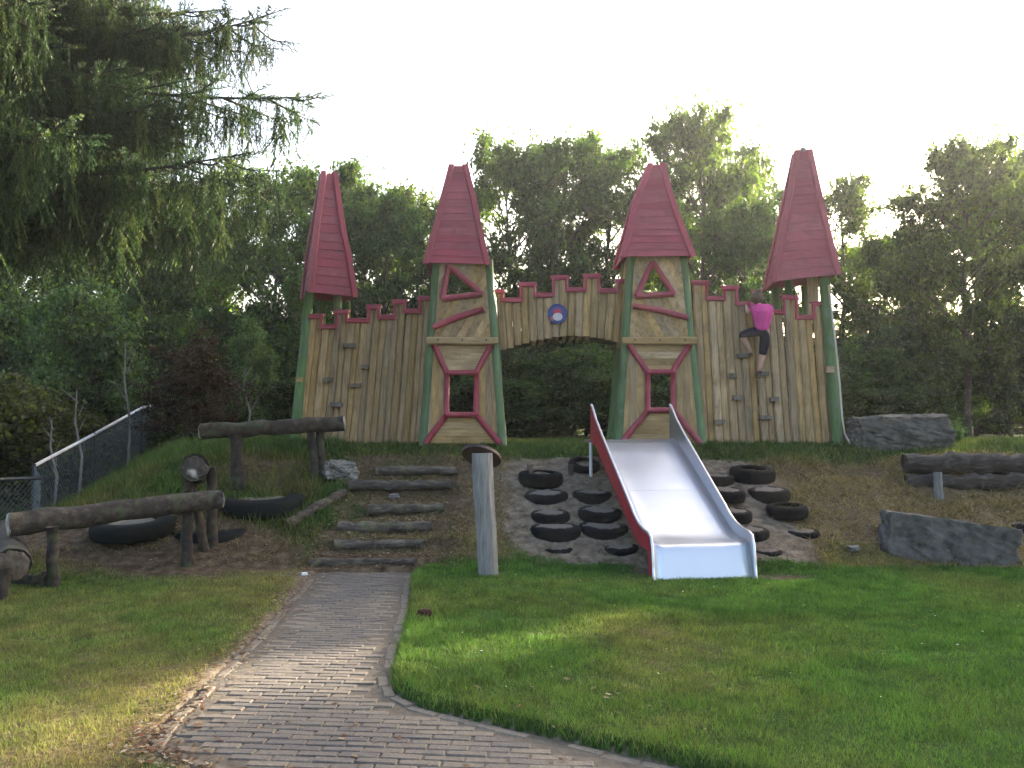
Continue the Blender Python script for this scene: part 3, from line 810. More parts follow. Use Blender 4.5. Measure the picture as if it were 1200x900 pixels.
# gate arch
YG = 13.55
c = at(655, 395, YG)
wg = thing('gate_arch', 'arched plank bridge wall over the gateway between the inner towers', 'gate', c)
topG = table([(586, 343), (607, 353), (624, 335), (645, 347), (663, 327), (683, 341), (701, 325), (721, 342), (740, 331)])
def arch(px):
    t = (px - 585) / 140; return 412 - 18 * math.sin(max(0, min(1, t)) * math.pi * .8)
tops = castle_wall(585, 726, 581, 731, 16, topG, arch, YG, wg, 8); trim(wg, tops, YG)
pts0, pts1 = [], []
for k in range(11):
    px = 586 + 139 * k / 10; pts0.append(at(px, arch(px) - 1, YG + .03)); pts1.append(at(px, arch(px) - 1, YG + .03) + Vector((0, .75, 0)))
V = []; Fc = []
for k in range(11):
    for p in (pts0[k], pts1[k]): V += [p, p + Vector((0, 0, .05))]
for k in range(10):
    b0 = 4 * k
    Fc += [(b0, b0 + 4, b0 + 6, b0 + 2), (b0 + 1, b0 + 3, b0 + 7, b0 + 5), (b0, b0 + 1, b0 + 5, b0 + 4), (b0 + 2, b0 + 6, b0 + 7, b0 + 3)]
obj('arch_beam', (V, Fc), 'oldlog', wg)
for k in range(8):   # joist ends under the bridge
    px = 626 + 9.0 * k
    p = at(px, arch(px) + 1, YG + .06); obj('joist', box((p.x, p.y + .40, p.z + .0), (.05, .6, .05)), 'plank_h', wg)
# rear rail of bridge
a, b_ = at(590, 372, YG + .8), at(724, 372, YG + .8); obj('rear_rail', plank(a, b_, .12, .12, .04, (0, -1, 0), 2), 'plank_h', wg)
# round badge
c = at(653, 368, YG - .075)
bd = thing('badge', 'round blue badge with red and pale shapes on the gate arch', 'badge', c)
def disc(c, r_, th, n=28, sx=1, sz=1):
    V, Fc = [], []
    for y in (0, -th):
        for k in range(n):
            a = 2 * math.pi * k / n; V.append((c[0] + math.cos(a) * r_ * sx, c[1] + y, c[2] + math.sin(a) * r_ * sz))
    Fc = [tuple(range(n)), tuple(range(2 * n - 1, n - 1, -1))] + [(k, (k + 1) % n, n + (k + 1) % n, n + k) for k in range(n)]
    return V, Fc
obj('plate', disc(c, .145, .02), 'blue', bd)
obj('ring', tube([(c.x + math.cos(a) * .143, c.y - .02, c.z + math.sin(a) * .143) for a in np.linspace(0, 2 * math.pi, 29)], .012, 6, 0, False), 'blue', bd)
obj('red_patch', disc((c.x, c.y - .0215, c.z + .03), .065, .004, 16, 1, .8), 'badge_red', bd)
obj('pale_patch', disc((c.x + .005, c.y - .026, c.z - .045), .075, .004, 16, 1, .8), 'badge_pale', bd)
obj('orange_patch', disc((c.x - .085, c.y - .0215, c.z - .075), .035, .003, 12), 'badge_orange', bd)

# polygons for boards cut round openings
def clip(poly, a, b_, keep_left=True):
    out = []
    def sd(p): return ((b_[0] - a[0]) * (p[1] - a[1]) - (b_[1] - a[1]) * (p[0] - a[0])) * (1 if keep_left else -1)
    for i in range(len(poly)):
        p, q = poly[i], poly[(i + 1) % len(poly)]; sp, sq = sd(p), sd(q)
        if sp >= 0: out.append(p)
        if sp * sq < 0:
            t = sp / (sp - sq); out.append((p[0] + (q[0] - p[0]) * t, p[1] + (q[1] - p[1]) * t))
    return out
def clip_convex(poly, conv):
    for i in range(len(conv)):
        poly = clip(poly, conv[i], conv[(i + 1) % len(conv)])
        if len(poly) < 3: return []
    return poly
def area(p): return abs(sum(p[i][0] * p[(i + 1) % len(p)][1] - p[(i + 1) % len(p)][0] * p[i][1] for i in range(len(p)))) / 2
def subtract(poly, conv):
    res = []; rem = poly
    for i in range(len(conv)):
        a, b_ = conv[i], conv[(i + 1) % len(conv)]
        o_ = clip(rem, a, b_, False)
        if len(o_) >= 3 and area(o_) > 2e-4: res.append(o_)
        rem = clip(rem, a, b_, True)
        if len(rem) < 3: break
    return res
def ccw(p):
    s = sum(p[i][0] * p[(i + 1) % len(p)][1] - p[(i + 1) % len(p)][0] * p[i][1] for i in range(len(p)))
    return p if s > 0 else p[::-1]

def tower_inner(name, label, px, seedv, tri, bar, win, barpy=400):
    """px: bottom-left x, bottom-right x, top-left x, top-right x, bottom y, top y (post centres in the photo)"""
    random.seed(seedv)
    YF, k = 13.12, .035
    bl, br, tl, tr, yb, yt = px
    z0 = at(0, yb, YF).z
    def fp(x, y):     # photo px -> (X, Z) on the leaning front
        Y = YF
        for _ in range(3):
            p = at(x, y, Y); Y = YF + k * (p.z - z0)
        return (p.x, p.z)
    def W(X, Z, off=0): return Vector((X, YF + k * (Z - z0) - off, Z))
    BLp, BRp, TLp, TRp = fp(bl, yb), fp(br, yb), fp(tl, yt), fp(tr, yt)
    base = W((BLp[0] + BRp[0]) / 2, z0)
    t = thing(name, label, 'tower', base, 'castle towers')
    depth0, depth1 = 1.0, .72
    def postline(z, side, back):
        f = (z - z0) / (TLp[1] - z0)
        x = (BLp[0] + (TLp[0] - BLp[0]) * f) if side < 0 else (BRp[0] + (TRp[0] - BRp[0]) * f)
        cxm = (BLp[0] + BRp[0]) / 2 * (1 - f) + (TLp[0] + TRp[0]) / 2 * f
        y = YF + k * (z - z0) + .03
        if back: y += depth0 + (depth1 - depth0) * f; x += (cxm - x) * .02
        return Vector((x, y, z))
    for side in (-1, 1):
        for back in (0, 1):
            obj('post', pole(postline(z0 - .25, side, back), postline(TLp[1] + .02, side, back), .085, .07, 12, 6, .008, .03), 'green', t, None, True)
    zc = fp(540, barpy)[1]
    # ---- lower front: window with trapezoid board fields
    xl = lambda z: postline(z, -1, 0).x + .045
    xr = lambda z: postline(z, 1, 0).x - .045
    zb = z0 + .03; ztop = zc - .06
    wx0, wz1 = fp(win[0], win[1]); wx1, wz0 = fp(win[2], win[3])
    fields = [('h', [(xl(zb), zb), (xr(zb), zb), (wx1, wz0), (wx0, wz0)]), ('h', [(wx0, wz1), (wx1, wz1), (xr(ztop), ztop), (xl(ztop), ztop)]),
              ('v', [(xl(zb), zb), (wx0, wz0), (wx0, wz1), (xl(ztop), ztop)]), ('v', [(wx1, wz0), (xr(zb), zb), (xr(ztop), ztop), (wx1, wz1)])]
    def boards(field, direction, mat, holes=(), bw=.10, ang=None, off=.0, name_='plank'):
        f = ccw(field)
        cx_, cz_ = sum(p[0] for p in f) / len(f), sum(p[1] for p in f) / len(f)
        a = {'h': 0, 'v': math.pi / 2}.get(direction, ang)
        ux, uz = math.cos(a), math.sin(a)
        for i in range(-22, 23):
            w_ = bw * random.uniform(.95, 1)
            d0, d1 = i * bw + .0005, i * bw + bw - .002
            st = [(cx_ + ux * s - uz * d, cz_ + uz * s + ux * d) for s, d in ((-3, d0), (3, d0), (3, d1), (-3, d1))]
            st = clip_convex(st, f)
            if len(st) < 3 or area(st) < 4e-4: continue
            polys = [st]
            for h_ in holes:
                nx_ = []
                for q in polys: nx_ += subtract(ccw(q), ccw(h_))
                polys = nx_
            th = .035 + random.uniform(0, .008)
            groups_ = []
            for q in polys:
                hit = [g_ for g_ in groups_ if any(abs(a_[0] - b2[0]) + abs(a_[1] - b2[1]) < 1e-5 for p2 in g_ for a_ in p2 for b2 in q)]
                for g_ in hit: groups_.remove(g_)
                groups_.append([q] + [p2 for g_ in hit for p2 in g_])
            for grp in groups_:
              V, Fc = [], []
              for q in grp:
                n_ = len(V); m_ = len(q)
                V += [W(p[0], p[1], off) for p in q] + [W(p[0], p[1], off + th) for p in q]
                Fc += [tuple(range(n_ + m_ - 1, n_ - 1, -1)), tuple(range(n_ + m_, n_ + 2 * m_))] + [(n_ + i2, n_ + (i2 + 1) % m_, n_ + m_ + (i2 + 1) % m_, n_ + m_ + i2) for i2 in range(m_)]
              obj(name_, (V, Fc), mat, t)
    for d, fl in fields: boards(fl, d, 'plank_h' if d == 'h' else 'plank')
    # window: red frame and red diagonals
    fr = [(wx0, wz0), (wx1, wz0), (wx1, wz1), (wx0, wz1)]
    win_o = obj('window_frame', join(*[pole(W(*fr[i], .06), W(*fr[(i + 1) % 4], .06), .042, .042, 8, 3, .004, .05) for i in range(4)]), 'red', t, None, True)
    for (wx, wz), (cx_, cz_) in zip(fr, [(xl(zb) - .02, zb), (xr(zb) + .02, zb), (xr(ztop), ztop), (xl(ztop), ztop)]):
        obj('red_brace', pole(W(wx, wz, .06), W(cx_, cz_, .06), .042, .046, 8, 4, .006, .05), 'red', t, None, True)
    # crossbar
    a, b_ = postline(zc, -1, 0), postline(zc, 1, 0)
    obj('crossbar', plank((a.x - .06, a.y - .10, zc), (b_.x + .06, b_.y - .10, zc), .11, .11, .05, (0, -1, 0), 4, .005), 'plank_h', t)
    for q in (.12, .5, .88):
        p = a.lerp(b_, q); obj('bolt', disc((p.x, p.y - .162, zc + .01), .014, .008, 8), 'darkmetal', t)
    # ---- upper front
    zu0, zu1 = zc + .06, TLp[1] + .02
    fld = [(xl(zu0), zu0), (xr(zu0), zu0), (xr(zu1), zu1), (xl(zu1), zu1)]
    trip = [fp(*q) for q in tri]
    boards(fld, 'd', 'plank_d', [trip], .105, math.radians(60 if seedv % 2 else 118))
    obj('triangle_frame', join(*[pole(W(*trip[i], .06), W(*trip[(i + 1) % 3], .06), .042, .045, 8, 3, .004, .05) for i in range(3)]), 'red', t, None, True)
    b0, b1 = fp(*bar[0]), fp(*bar[1]); bm_ = ((b0[0] + b1[0]) / 2, (b0[1] + b1[1]) / 2 + .02)
    obj('red_bar', tube([W(*b0, .07), W(*bm_, .075), W(*b1, .07)], [.042, .048, .044], 8, .05), 'red', t, None, True)
    # ---- side boards, upper storey, and rails; upper back boards
    for side in (-1, 1):
        for i in range(6):
            f0, f1 = (i + .04) / 6, (i + .96) / 6
            fm = (f0 + f1) / 2
            lo = postline(zu0, side, 0).lerp(postline(zu0, side, 1), fm); hi = postline(zu1, side, 0).lerp(postline(zu1, side, 1), fm)
            if i in (2, 3): lo = lo.lerp(hi, .0); hi2 = lo.lerp(hi, .35); segs = [(lo, hi2), (lo.lerp(hi, .8), hi)]
            else: segs = [(lo, hi)]
            for (p, q) in segs:
                obj('plank', plank(p, q, depth0 / 6.3, depth1 / 6.3, .03, (side, 0, 0), 2, .004), 'plank', t)
        a, b_ = postline(zc, side, 0), postline(zc, side, 1)
        obj('side_rail', plank(a, b_, .11, .11, .05, (side, 0, 0), 2, .004), 'plank_h', t)
    a, b_ = postline(zc, -1, 1), postline(zc, 1, 1)
    obj('back_rail', plank((a.x - .08, a.y + .05, zc), (b_.x + .08, b_.y + .05, zc), .11, .11, .05, (0, 1, 0), 2, .004), 'plank_h', t)
    for i in range(6):   # floor of the upper storey
        a = postline(zc, -1, 0).lerp(postline(zc, -1, 1), (i + .5) / 6); b_ = postline(zc, 1, 0).lerp(postline(zc, 1, 1), (i + .5) / 6)
        obj('floor_board', plank(a + Vector((0, 0, -.02)), b_ + Vector((0, 0, -.02)), .15, .15, .03, (0, 0, 1), 1, .003), 'plank_h', t)
    return t, base

def roof(t, secs, rz, tilt=0, rows=14, xtilt=0):
    """secs: list of (z, cx, cy, hx, hy). boards lap like shingles."""
    def sec(f):
        x = f * (len(secs) - 1); i = min(int(x), len(secs) - 2); u = x - i
        return [secs[i][j] * (1 - u) + secs[i + 1][j] * u for j in range(5)]
    zmin, zmax = secs[0][0], secs[-1][0]
    def secz(z):
        for s0, s1 in zip(secs[:-1], secs[1:]):
            if z <= s1[0] + 1e-6: 
                u = (z - s0[0]) / (s1[0] - s0[0]); return [s0[j] * (1 - u) + s1[j] * u for j in range(5)]
        return list(secs[-1])
    cr_, sr_ = math.cos(rz), math.sin(rz)
    def corner(z, k, grow=0):
        _, cx_, cy_, hx, hy = secz(z); dx, dy = ((-1, -1), (1, -1), (1, 1), (-1, 1))[k % 4]
        x, y = dx * (hx + grow), dy * (hy + grow)
        fz = 1 - (z - zmin) / (zmax - zmin)
        return Vector((cx_ + x * cr_ - y * sr_, cy_ + x * sr_ + y * cr_, z + tilt * x * (.3 + .7 * fz)))
    V = []; Fc = []
    zs = [s[0] for s in secs]
    for z in zs: V += [corner(z, k, -.012) for k in range(4)]
    for i in range(len(zs) - 1):
        for k in range(4): Fc.append((i * 4 + k, i * 4 + (k + 1) % 4, i * 4 + 4 + (k + 1) % 4, i * 4 + 4 + k))
    Fc.append(tuple(range(len(V) - 4, len(V))))
    rf = obj('roof', (V, Fc), 'red', t); rf['label'] = 'steep red pyramid roof of lapped boards'
    for k in range(4):
        for r_ in range(rows):
            za = zmin + (zmax - zmin) * r_ / rows; zb_ = zmin + (zmax - zmin) * (r_ + 1.12) / rows; zb_ = min(zb_, zmax)
            g0, g1 = .016 + random.uniform(-.003, .003), .005
            w0 = random.uniform(-.007, .007); w1 = random.uniform(-.007, .007)
            a, b_ = corner(za + w0 * (r_ > 0), k, g0), corner(za + w1 * (r_ > 0), k + 1, g0); c_, d_ = corner(zb_, k + 1, g1), corner(zb_, k, g1)
            a2, b2 = corner(za, k, g0 - .02), corner(za, k + 1, g0 - .02); c2, d2 = corner(zb_, k + 1, g1 - .02), corner(zb_, k, g1 - .02)
            obj('roof_board', ([a, b_, c_, d_, a2, b2, c2, d2], [(0, 1, 2, 3), (7, 6, 5, 4), (0, 4, 5, 1), (3, 2, 6, 7), (0, 3, 7, 4), (1, 5, 6, 2)]), 'red_h', rf)
        # hip boards on both sides of the arris
        for d in (0, 1):
            k2 = k + 1 if d == 0 else k - 1
            ws = []
            V = []; Fc = []
            N = 6
            for i in range(N + 1):
                z = zmin - .015 + (zmax + .03 - zmin) * i / N; zc_ = min(max(z, zmin), zmax)
                p = corner(zc_, k, .03); q = corner(zc_, k2, .03); dr = (q - p).normalized(); L_ = (q - p).length
                p.z += z - zc_
                wd = min(.075, L_ * .48) * random.uniform(.92, 1.05)
                p2 = corner(zc_, k, .052 if d else .050); p2.z += z - zc_
                V += [p, p + dr * wd, p2 + dr * wd, p2]
            for i in range(N):
                b0 = 4 * i
                Fc += [(b0 + j, b0 + (j + 1) % 4, b0 + 4 + (j + 1) % 4, b0 + 4 + j) for j in range(4)]
            Fc += [(3, 2, 1, 0), (4 * N, 4 * N + 1, 4 * N + 2, 4 * N + 3)]
            obj('hip_board', (V, Fc), 'red', rf)
    return rf
# --- inner towers
t2, base2 = tower_inner('castle_tower', 'inner left tower with red-framed window, left of the gateway', (497, 588, 512, 572, 522, 306), 3,
            [(519, 351), (565, 345), (526, 312)], [(508, 384), (567, 363)], (524, 437, 558, 486))
z = at(0, 309, 13.12).z; ax_ = at(537, 309, 13.5).x; px_ = at(538, 197, 13.6).x; zt = at(538, 197, 13.6).z
roof(t2, [(z, ax_ - .0, 13.56, .45, .46), (z + .62 * (zt - z) * .5, ax_ + .005, 13.56, .335, .34), (z + .62 * (zt - z), ax_ + .01, 13.56, .235, .24), (zt, px_, 13.58, .095, .095)], 0, -.02)
t3, base3 = tower_inner('castle_tower', 'inner right tower with red-framed window, behind the slide', (725, 822, 740, 800, 522, 300), 4,
            [(745, 348), (789, 345), (764, 308)], [(741, 359), (805, 373)], (758, 436, 788, 481))
z = at(0, 301, 13.12).z; ax_ = at(769, 300, 13.12).x; px_ = at(768, 195, 13.6).x; zt = at(768, 195, 13.6).z
roof(t3, [(z, ax_ + .02, 13.58, .51, .5), (z + .31 * (zt - z), ax_ + .01, 13.58, .375, .37), (z + .62 * (zt - z), ax_, 13.58, .25, .25), (zt, px_, 13.6, .085, .085)], 0, .01)
# --- outer towers
def tower_outer(label, corners, base, seedv, rsecs, rrot, tilt):
    random.seed(seedv)
    t = thing('castle_tower', label, 'tower', base, 'castle towers')
    for (b_, tp, r_) in corners:
        obj('post', pole((b_[0], b_[1], b_[2] - .25), tp, r_, r_ * .85, 12, 6, .008, .03), 'green', t, None, True)
    roof(t, rsecs, rrot, tilt)
    return t
a = at(344, 517, 13.38); b_ = at(363, 342, 13.45); e = at(404, 350, 14.15); ez = at(0, 346, 13.4).z
za = at(386, 348, 13.8).z; pk = at(385, 205, 13.9)
t1 = tower_outer('outer left tower, a red crooked roof on green posts', [
    (a, b_, .085), ((a.x + .05, 14.3, 1.2), (b_.x + .05, 14.2, za), .075), ((e.x + .02, 13.62, 1.2), (e.x - .02, 13.66, za), .07), ((e.x + .05, 14.35, 1.2), (e.x, 14.3, za), .075)],
    a, 11, [(za, at(385, 348, 13.85).x, 13.85, .33, .36), (za + .9, at(384, 285, 13.85).x, 13.85, .225, .24), (za + 1.0, at(383.5, 280, 13.85).x, 13.85, .20, .21), (pk.z, pk.x, 13.88, .075, .075)], R(22), -.05)
a = at(984, 518, 13.32); b_ = at(966, 326, 13.4); za = at(940, 330, 13.75).z; pk = at(941, 178, 13.8)
e = at(914, 340, 14.1)
t4 = tower_outer('outer right tower, a tall leaning red roof on green posts', [
    (a, b_, .095), ((a.x - .03, 14.4, 1.2), (b_.x, 14.3, za), .08), ((e.x, 13.62, 1.2), (e.x, 13.66, za), .07), ((e.x, 14.35, 1.2), (e.x, 14.3, za), .08)],
    a, 12, [(za, at(938, 330, 13.8).x, 13.8, .46, .44), (za + .62, at(938, 283, 13.8).x, 13.8, .34, .33), (za + 1.08, at(938.5, 250, 13.8).x, 13.8, .255, .25), (pk.z, pk.x, 13.85, .085, .085)], R(-7), .10)
p = at(952, 357, 13.75); q = at(952, 322, 13.75)
obj('board', plank(p + Vector((0, 0, -.3)), q, .17, .17, .03, (0, -1, 0), 2), 'plank', t4)
p = pk + Vector((0, 0, 0)); obj('finial', tube([(p.x, p.y, p.z - .05), (p.x, p.y, p.z + .05), (p.x + .005, p.y, p.z + .07)], [.05, .05, .02], 8, .1), 'greywood', t4)
c = at(973, 433, 13.25); obj('bracket', box((c.x, c.y + .02, c.z), (.12, .07, .09), .1, .005), 'plank_h', t4)
c = at(351, 445, 13.3); obj('bracket', box((c.x, c.y, c.z), (.10, .07, .06), .1, .005), 'plank_h', t1)
# rope
pts = [at(971, 334, 13.25), at(974, 360, 13.22), at(979, 400, 13.2), at(984, 450, 13.2), at(987, 490, 13.18), at(990, 508, 13.16), at(996, 520, 13.1)]
o = obj('rope', tube(pts, .014, 6), 'rope', None, pts[-1], True); tag(o, 'pale rope hanging from the roof of the outer right tower', 'rope')

# ------------------------------------------------------------------ post with disc
a = ground(574, 674); b_ = at(565, 531, a.y - .02)
t = thing('wooden_post', 'leaning grey wooden post with a round dark disc on top', 'post', a)
obj('shaft', pole((a.x, a.y, a.z - .2), b_, .105, .112, 10, 6, .006, .02), 'greywood', t)
c = Vector((b_.x - .01, b_.y + .13, b_.z - .02))
V, Fc = [], []
tl_ = R(-33); 
for th in (0, .035):
    for k in range(28):
        an = 2 * math.pi * k / 28; x, y = math.cos(an) * .205, math.sin(an) * .205
        V.append(c + Vector((x, y * math.cos(tl_) + th * math.sin(tl_), y * math.sin(tl_) * 1 - th * math.cos(tl_) - x * .18)))
Fc = [tuple(range(28)), tuple(range(55, 27, -1))] + [(k, (k + 1) % 28, 28 + (k + 1) % 28, 28 + k) for k in range(28)]
obj('disc', (V, Fc), 'discmat', t)
c = at(562, 557, a.y - .10); obj('knot', disc((c.x, c.y, c.z), .02, .012, 10), 'bark', t)

# ------------------------------------------------------------------ balance beams
def beam(label, p0, p1, r0, r1, posts, endmat=None):
    t = thing('balance_beam', label, 'balance beam', (posts[0][0] if posts else p0), 'log balance beams')
    lg = obj('log', roughlog(p0, p1, r0, r1, 14, 12, .06, .012), 'oldlog', t, None, True)
    for i, (p, r_) in enumerate(((p0, r0), (p1, r1))):
        d = (Vector(p1) - Vector(p0)).normalized() * (-1 if i == 0 else 1)
        q = Vector(p) + d * .002
        obj('cut_end', tube([q - d * .01, q + d * .012, q + d * .02], [r_ * .93, r_ * .8, r_ * .3], 14, .18), 'endgrain' if endmat is None else endmat, lg)
    for (pb, pt, rb) in posts:
        obj('leg', pole((pb[0], pb[1], pb[2] - .2), pt, rb, rb * .9, 10, 5, .012, .07), 'oldlog', t, None, True)
    return t
# lower beam
a = ground(64, 688); b_ = ground(219, 660)
p0 = at(10, 615, a.y - .1); p1 = at(259, 585, b_.y + .05)
beam('long mossy log balance beam, lowest on the left', p0, p1, .115, .105,
     [(a, at(61, 617, a.y - .07), .06), (b_, at(220, 590, b_.y - .09), .062), (b_ + Vector((.12, .35, .05)), at(229, 592, b_.y + .2), .05)])
# upper beam
a = ground(280, 572); b_ = ground(372, 560)
p0 = at(235, 506, a.y + .05); p1 = at(403, 496, b_.y)
beam('upper log balance beam on dark legs near the left wall', p0, p1, .105, .10,
     [(a, at(276, 508, a.y), .085), (b_ + Vector((-.02, 0, 0)), at(364, 500, b_.y - .05), .055), (b_ + Vector((.05, .05, 0)), at(375, 500, b_.y + .05), .055)])
# end-on log between them
a = ground(226, 640); Yl = a.y - .1
p0 = at(228, 548, Yl); p1 = p0 + (p0 - CAM).normalized() * .9 + Vector((.03, 0, -.06))
beam('log seen end-on with a pale rotten cut face, on splayed legs', p0, p1, .155, .14,
     [(Vector((p0.x - .18, Yl + .2, a.z)), p0 + Vector((-.12, .18, .0)), .06), (Vector((p0.x + .15, Yl + .2, a.z)), p0 + Vector((.12, .18, 0)), .06), (Vector((p1.x, p1.y - .2, tz(p1.x, p1.y - .2))), p1 + Vector((0, -.15, -.02)), .06)], 'rotten')
# far left log end
p0 = at(14, 662, 8.15); p1 = p0 + Vector((-.9, 1.5, .1))
beam('thick dark log seen end-on at the left picture edge', p0, p1, .16, .15,
     [(Vector((p0.x - .02, 8.02, 0)), p0 + Vector((-.03, -.08, -.02)), .055), (Vector((p0.x - .14, 8.2, 0)), p0 + Vector((-.12, .1, -.02)), .05), (Vector((p1.x, p1.y - .2, 0)), p1 + Vector((0, -.2, 0)), .055)], 'bark')
c = ground(51, 688); o = obj('stub_post', pole((c.x, c.y, c.z - .1), (c.x, c.y, c.z + .15), .035, .025, 8, 3, .004), 'bark', None, c); tag(o, 'small dark pointed stub beside the lower beam leg', 'post')
a, b_ = at(20, 676, 8.9), at(62, 684, 8.75); a.z = tz(a.x, a.y) + .05; b_.z = tz(b_.x, b_.y) + .05
o = obj('border_log', roughlog(a, b_, .06, .06), 'oldlog', None, a, True); tag(o, 'short dark log lying under the lower balance beam', 'log')

# ------------------------------------------------------------------ small litter
c = ground(497, 723); o = rock('clod', (c.x, c.y, c.z + .03), (.10, .05, .05), .2, 77, 'litter_brown', 'small dark brown clod on the lawn beside the path', 'clod', .6, (0, 0), .25)
c = ground(357, 674); o = rock('litter', (c.x, c.y, c.z + .012), (.05, .035, .03), .2, 78, 'litter_white', 'small white scrap at the far left corner of the path', 'litter', .4, (0, 0), .2)

# ------------------------------------------------------------------ chain-link fence, left
fpts = [(-7.8, 10.2), (-6.75, 11.6), (-6.5, 12.1), (-6.62, 14.0), (-6.72, 16.2), (-6.9, 18.5)]
fpx = [(-60, 565), (48, 560), (40, 546), (110, 509), (166, 478), (203, 468)]
tp = [at(px, py, Y[1]) for (px, py), Y in zip(fpx, fpts)]
fb = [Vector((p.x, p.y, tz(p.x, p.y))) for p in tp]
ft = thing('wire_fence', 'chain-link fence with a pale top rail climbing behind the left mound', 'fence', fb[2])
for i, (p, q) in enumerate(zip(fb, tp)):
    if i == 1: continue
    obj('fence_post', pole((p.x, p.y, p.z - .1), q + Vector((0, 0, .03)), .024, .024, 8, 1, 0, 0), 'darkmetal', ft)
for i in range(5):
    if i == 1: continue
    obj('top_rail', tube([tp[i], tp[i + 1]], .024, 8), 'pipe' if i > 1 else 'darkmetal', ft, None, True)
V, Fc = [], []
for i in range(5):
    A, B, C, D = fb[i], fb[i + 1], tp[i + 1], tp[i]
    Ln = (B - A).length; H_ = max((D - A).length, .3); n_ = int(Ln / .09)
    def S(u, v): return A.lerp(B, u).lerp(D.lerp(C, u), v)
    k_ = H_ / Ln
    for j in range(-int(k_ * n_) - 1, n_ + 1):
        for dr in (1, -1):
            u0 = j / n_; u1 = u0 + k_
            v0, v1 = 0., 1.
            if u0 < 0: v0 = -u0 / k_; u0 = 0
            if u1 > 1: v1 = 1 - (u1 - 1) / k_; u1 = 1
            if v1 <= v0: continue
            if dr == 1: P0, P1 = S(u0, v0), S(u1, v1)
            else: P0, P1 = S(u0, 1 - v0), S(u1, 1 - v1)
            n0 = len(V); e1 = Vector((.0035, 0, 0)); e2 = Vector((0, 0, .0035))
            V += [P0 - e1, P0 + e1, P0 + e2, P1 - e1, P1 + e1, P1 + e2]
            Fc += [(n0, n0 + 1, n0 + 4, n0 + 3), (n0 + 1, n0 + 2, n0 + 5, n0 + 4), (n0 + 2, n0, n0 + 3, n0 + 5)]
o = obj('wire_mesh', (V, Fc), 'wire', ft); o['kind'] = 'stuff'
# plank fence far right
fx = thing('board_fence', 'low dark board fence under the trees at far right', 'fence', at(1150, 511, 21))
for j in range(3):
    for i in range(4):
        z = 1.32 + j * .17; x0 = 11.0 + i * 1.6
        obj('board', plank((x0, 21, z + .06), (x0 + 1.58, 21, z + .06), .15, .15, .03, (0, -1, 0), 1, .004), 'fencewood', fx)
for i in range(5): obj('fence_post', box((11.0 + i * 1.6, 21.06, 1.55), (.09, .09, .75)), 'fencewood', fx)

# ------------------------------------------------------------------ vegetation
def leaf_cloud(cen, sig, n, size, base, var, aspect=.62, up=.35, yellow=.0, seed=0, flat=.75):
    """n leaves per clump centre; returns V, F, colours. rhombic leaves, slightly folded"""
    r_ = np.random.default_rng(seed)
    m_ = len(cen); N = m_ * n
    idx = np.repeat(np.arange(m_), n)
    off = r_.normal(size=(N, 3)); off /= np.linalg.norm(off, axis=1)[:, None] + 1e-9
    off *= np.abs(r_.normal(0, .62, N))[:, None]
    s = (sig if np.ndim(sig) else np.full(m_, sig))[idx]
    off *= s[:, None] * np.array([1, 1, flat])
    c = cen[idx] + off
    nrm = r_.normal(size=(N, 3)) * (1 - up) + off / (s[:, None] + 1e-6) * .5 + np.array([0, 0, up]); nrm /= np.linalg.norm(nrm, axis=1)[:, None]
    t = r_.normal(size=(N, 3)); t[:, 2] -= .5; t -= nrm * (t * nrm).sum(1)[:, None]; t /= np.linalg.norm(t, axis=1)[:, None]
    b = np.cross(nrm, t)
    L_ = size * r_.uniform(.65, 1.3, N)
    w = L_ * aspect * .5
    p0 = c - t * (L_ * .5)[:, None]; p2 = c + t * (L_ * .5)[:, None]
    mid = c - t * (L_ * .06)[:, None] + nrm * (L_ * .06)[:, None]
    p1 = mid + b * w[:, None]; p3 = mid - b * w[:, None]
    V = np.stack([p0, p1, p2, p3], 1).reshape(-1, 3)
    F_ = np.arange(N * 4).reshape(N, 4)
    cl = np.array(base)[None] * (1 + var * r_.normal(size=(m_, 1)))[idx] * (1 + .25 * r_.normal(size=(N, 1)))
    sunlit_mask = (r_.random(N) < yellow)[:, None]
    cl = np.where(sunlit_mask, np.array([.10, .125, .022])[None] * r_.uniform(.7, 1.2, (N, 1)), cl)  # the yellow share of leaves is painted yellow-green as if sunlit
    cl = np.clip(cl, .004, .6)
    return V, F_, np.repeat(cl, 4, 0)
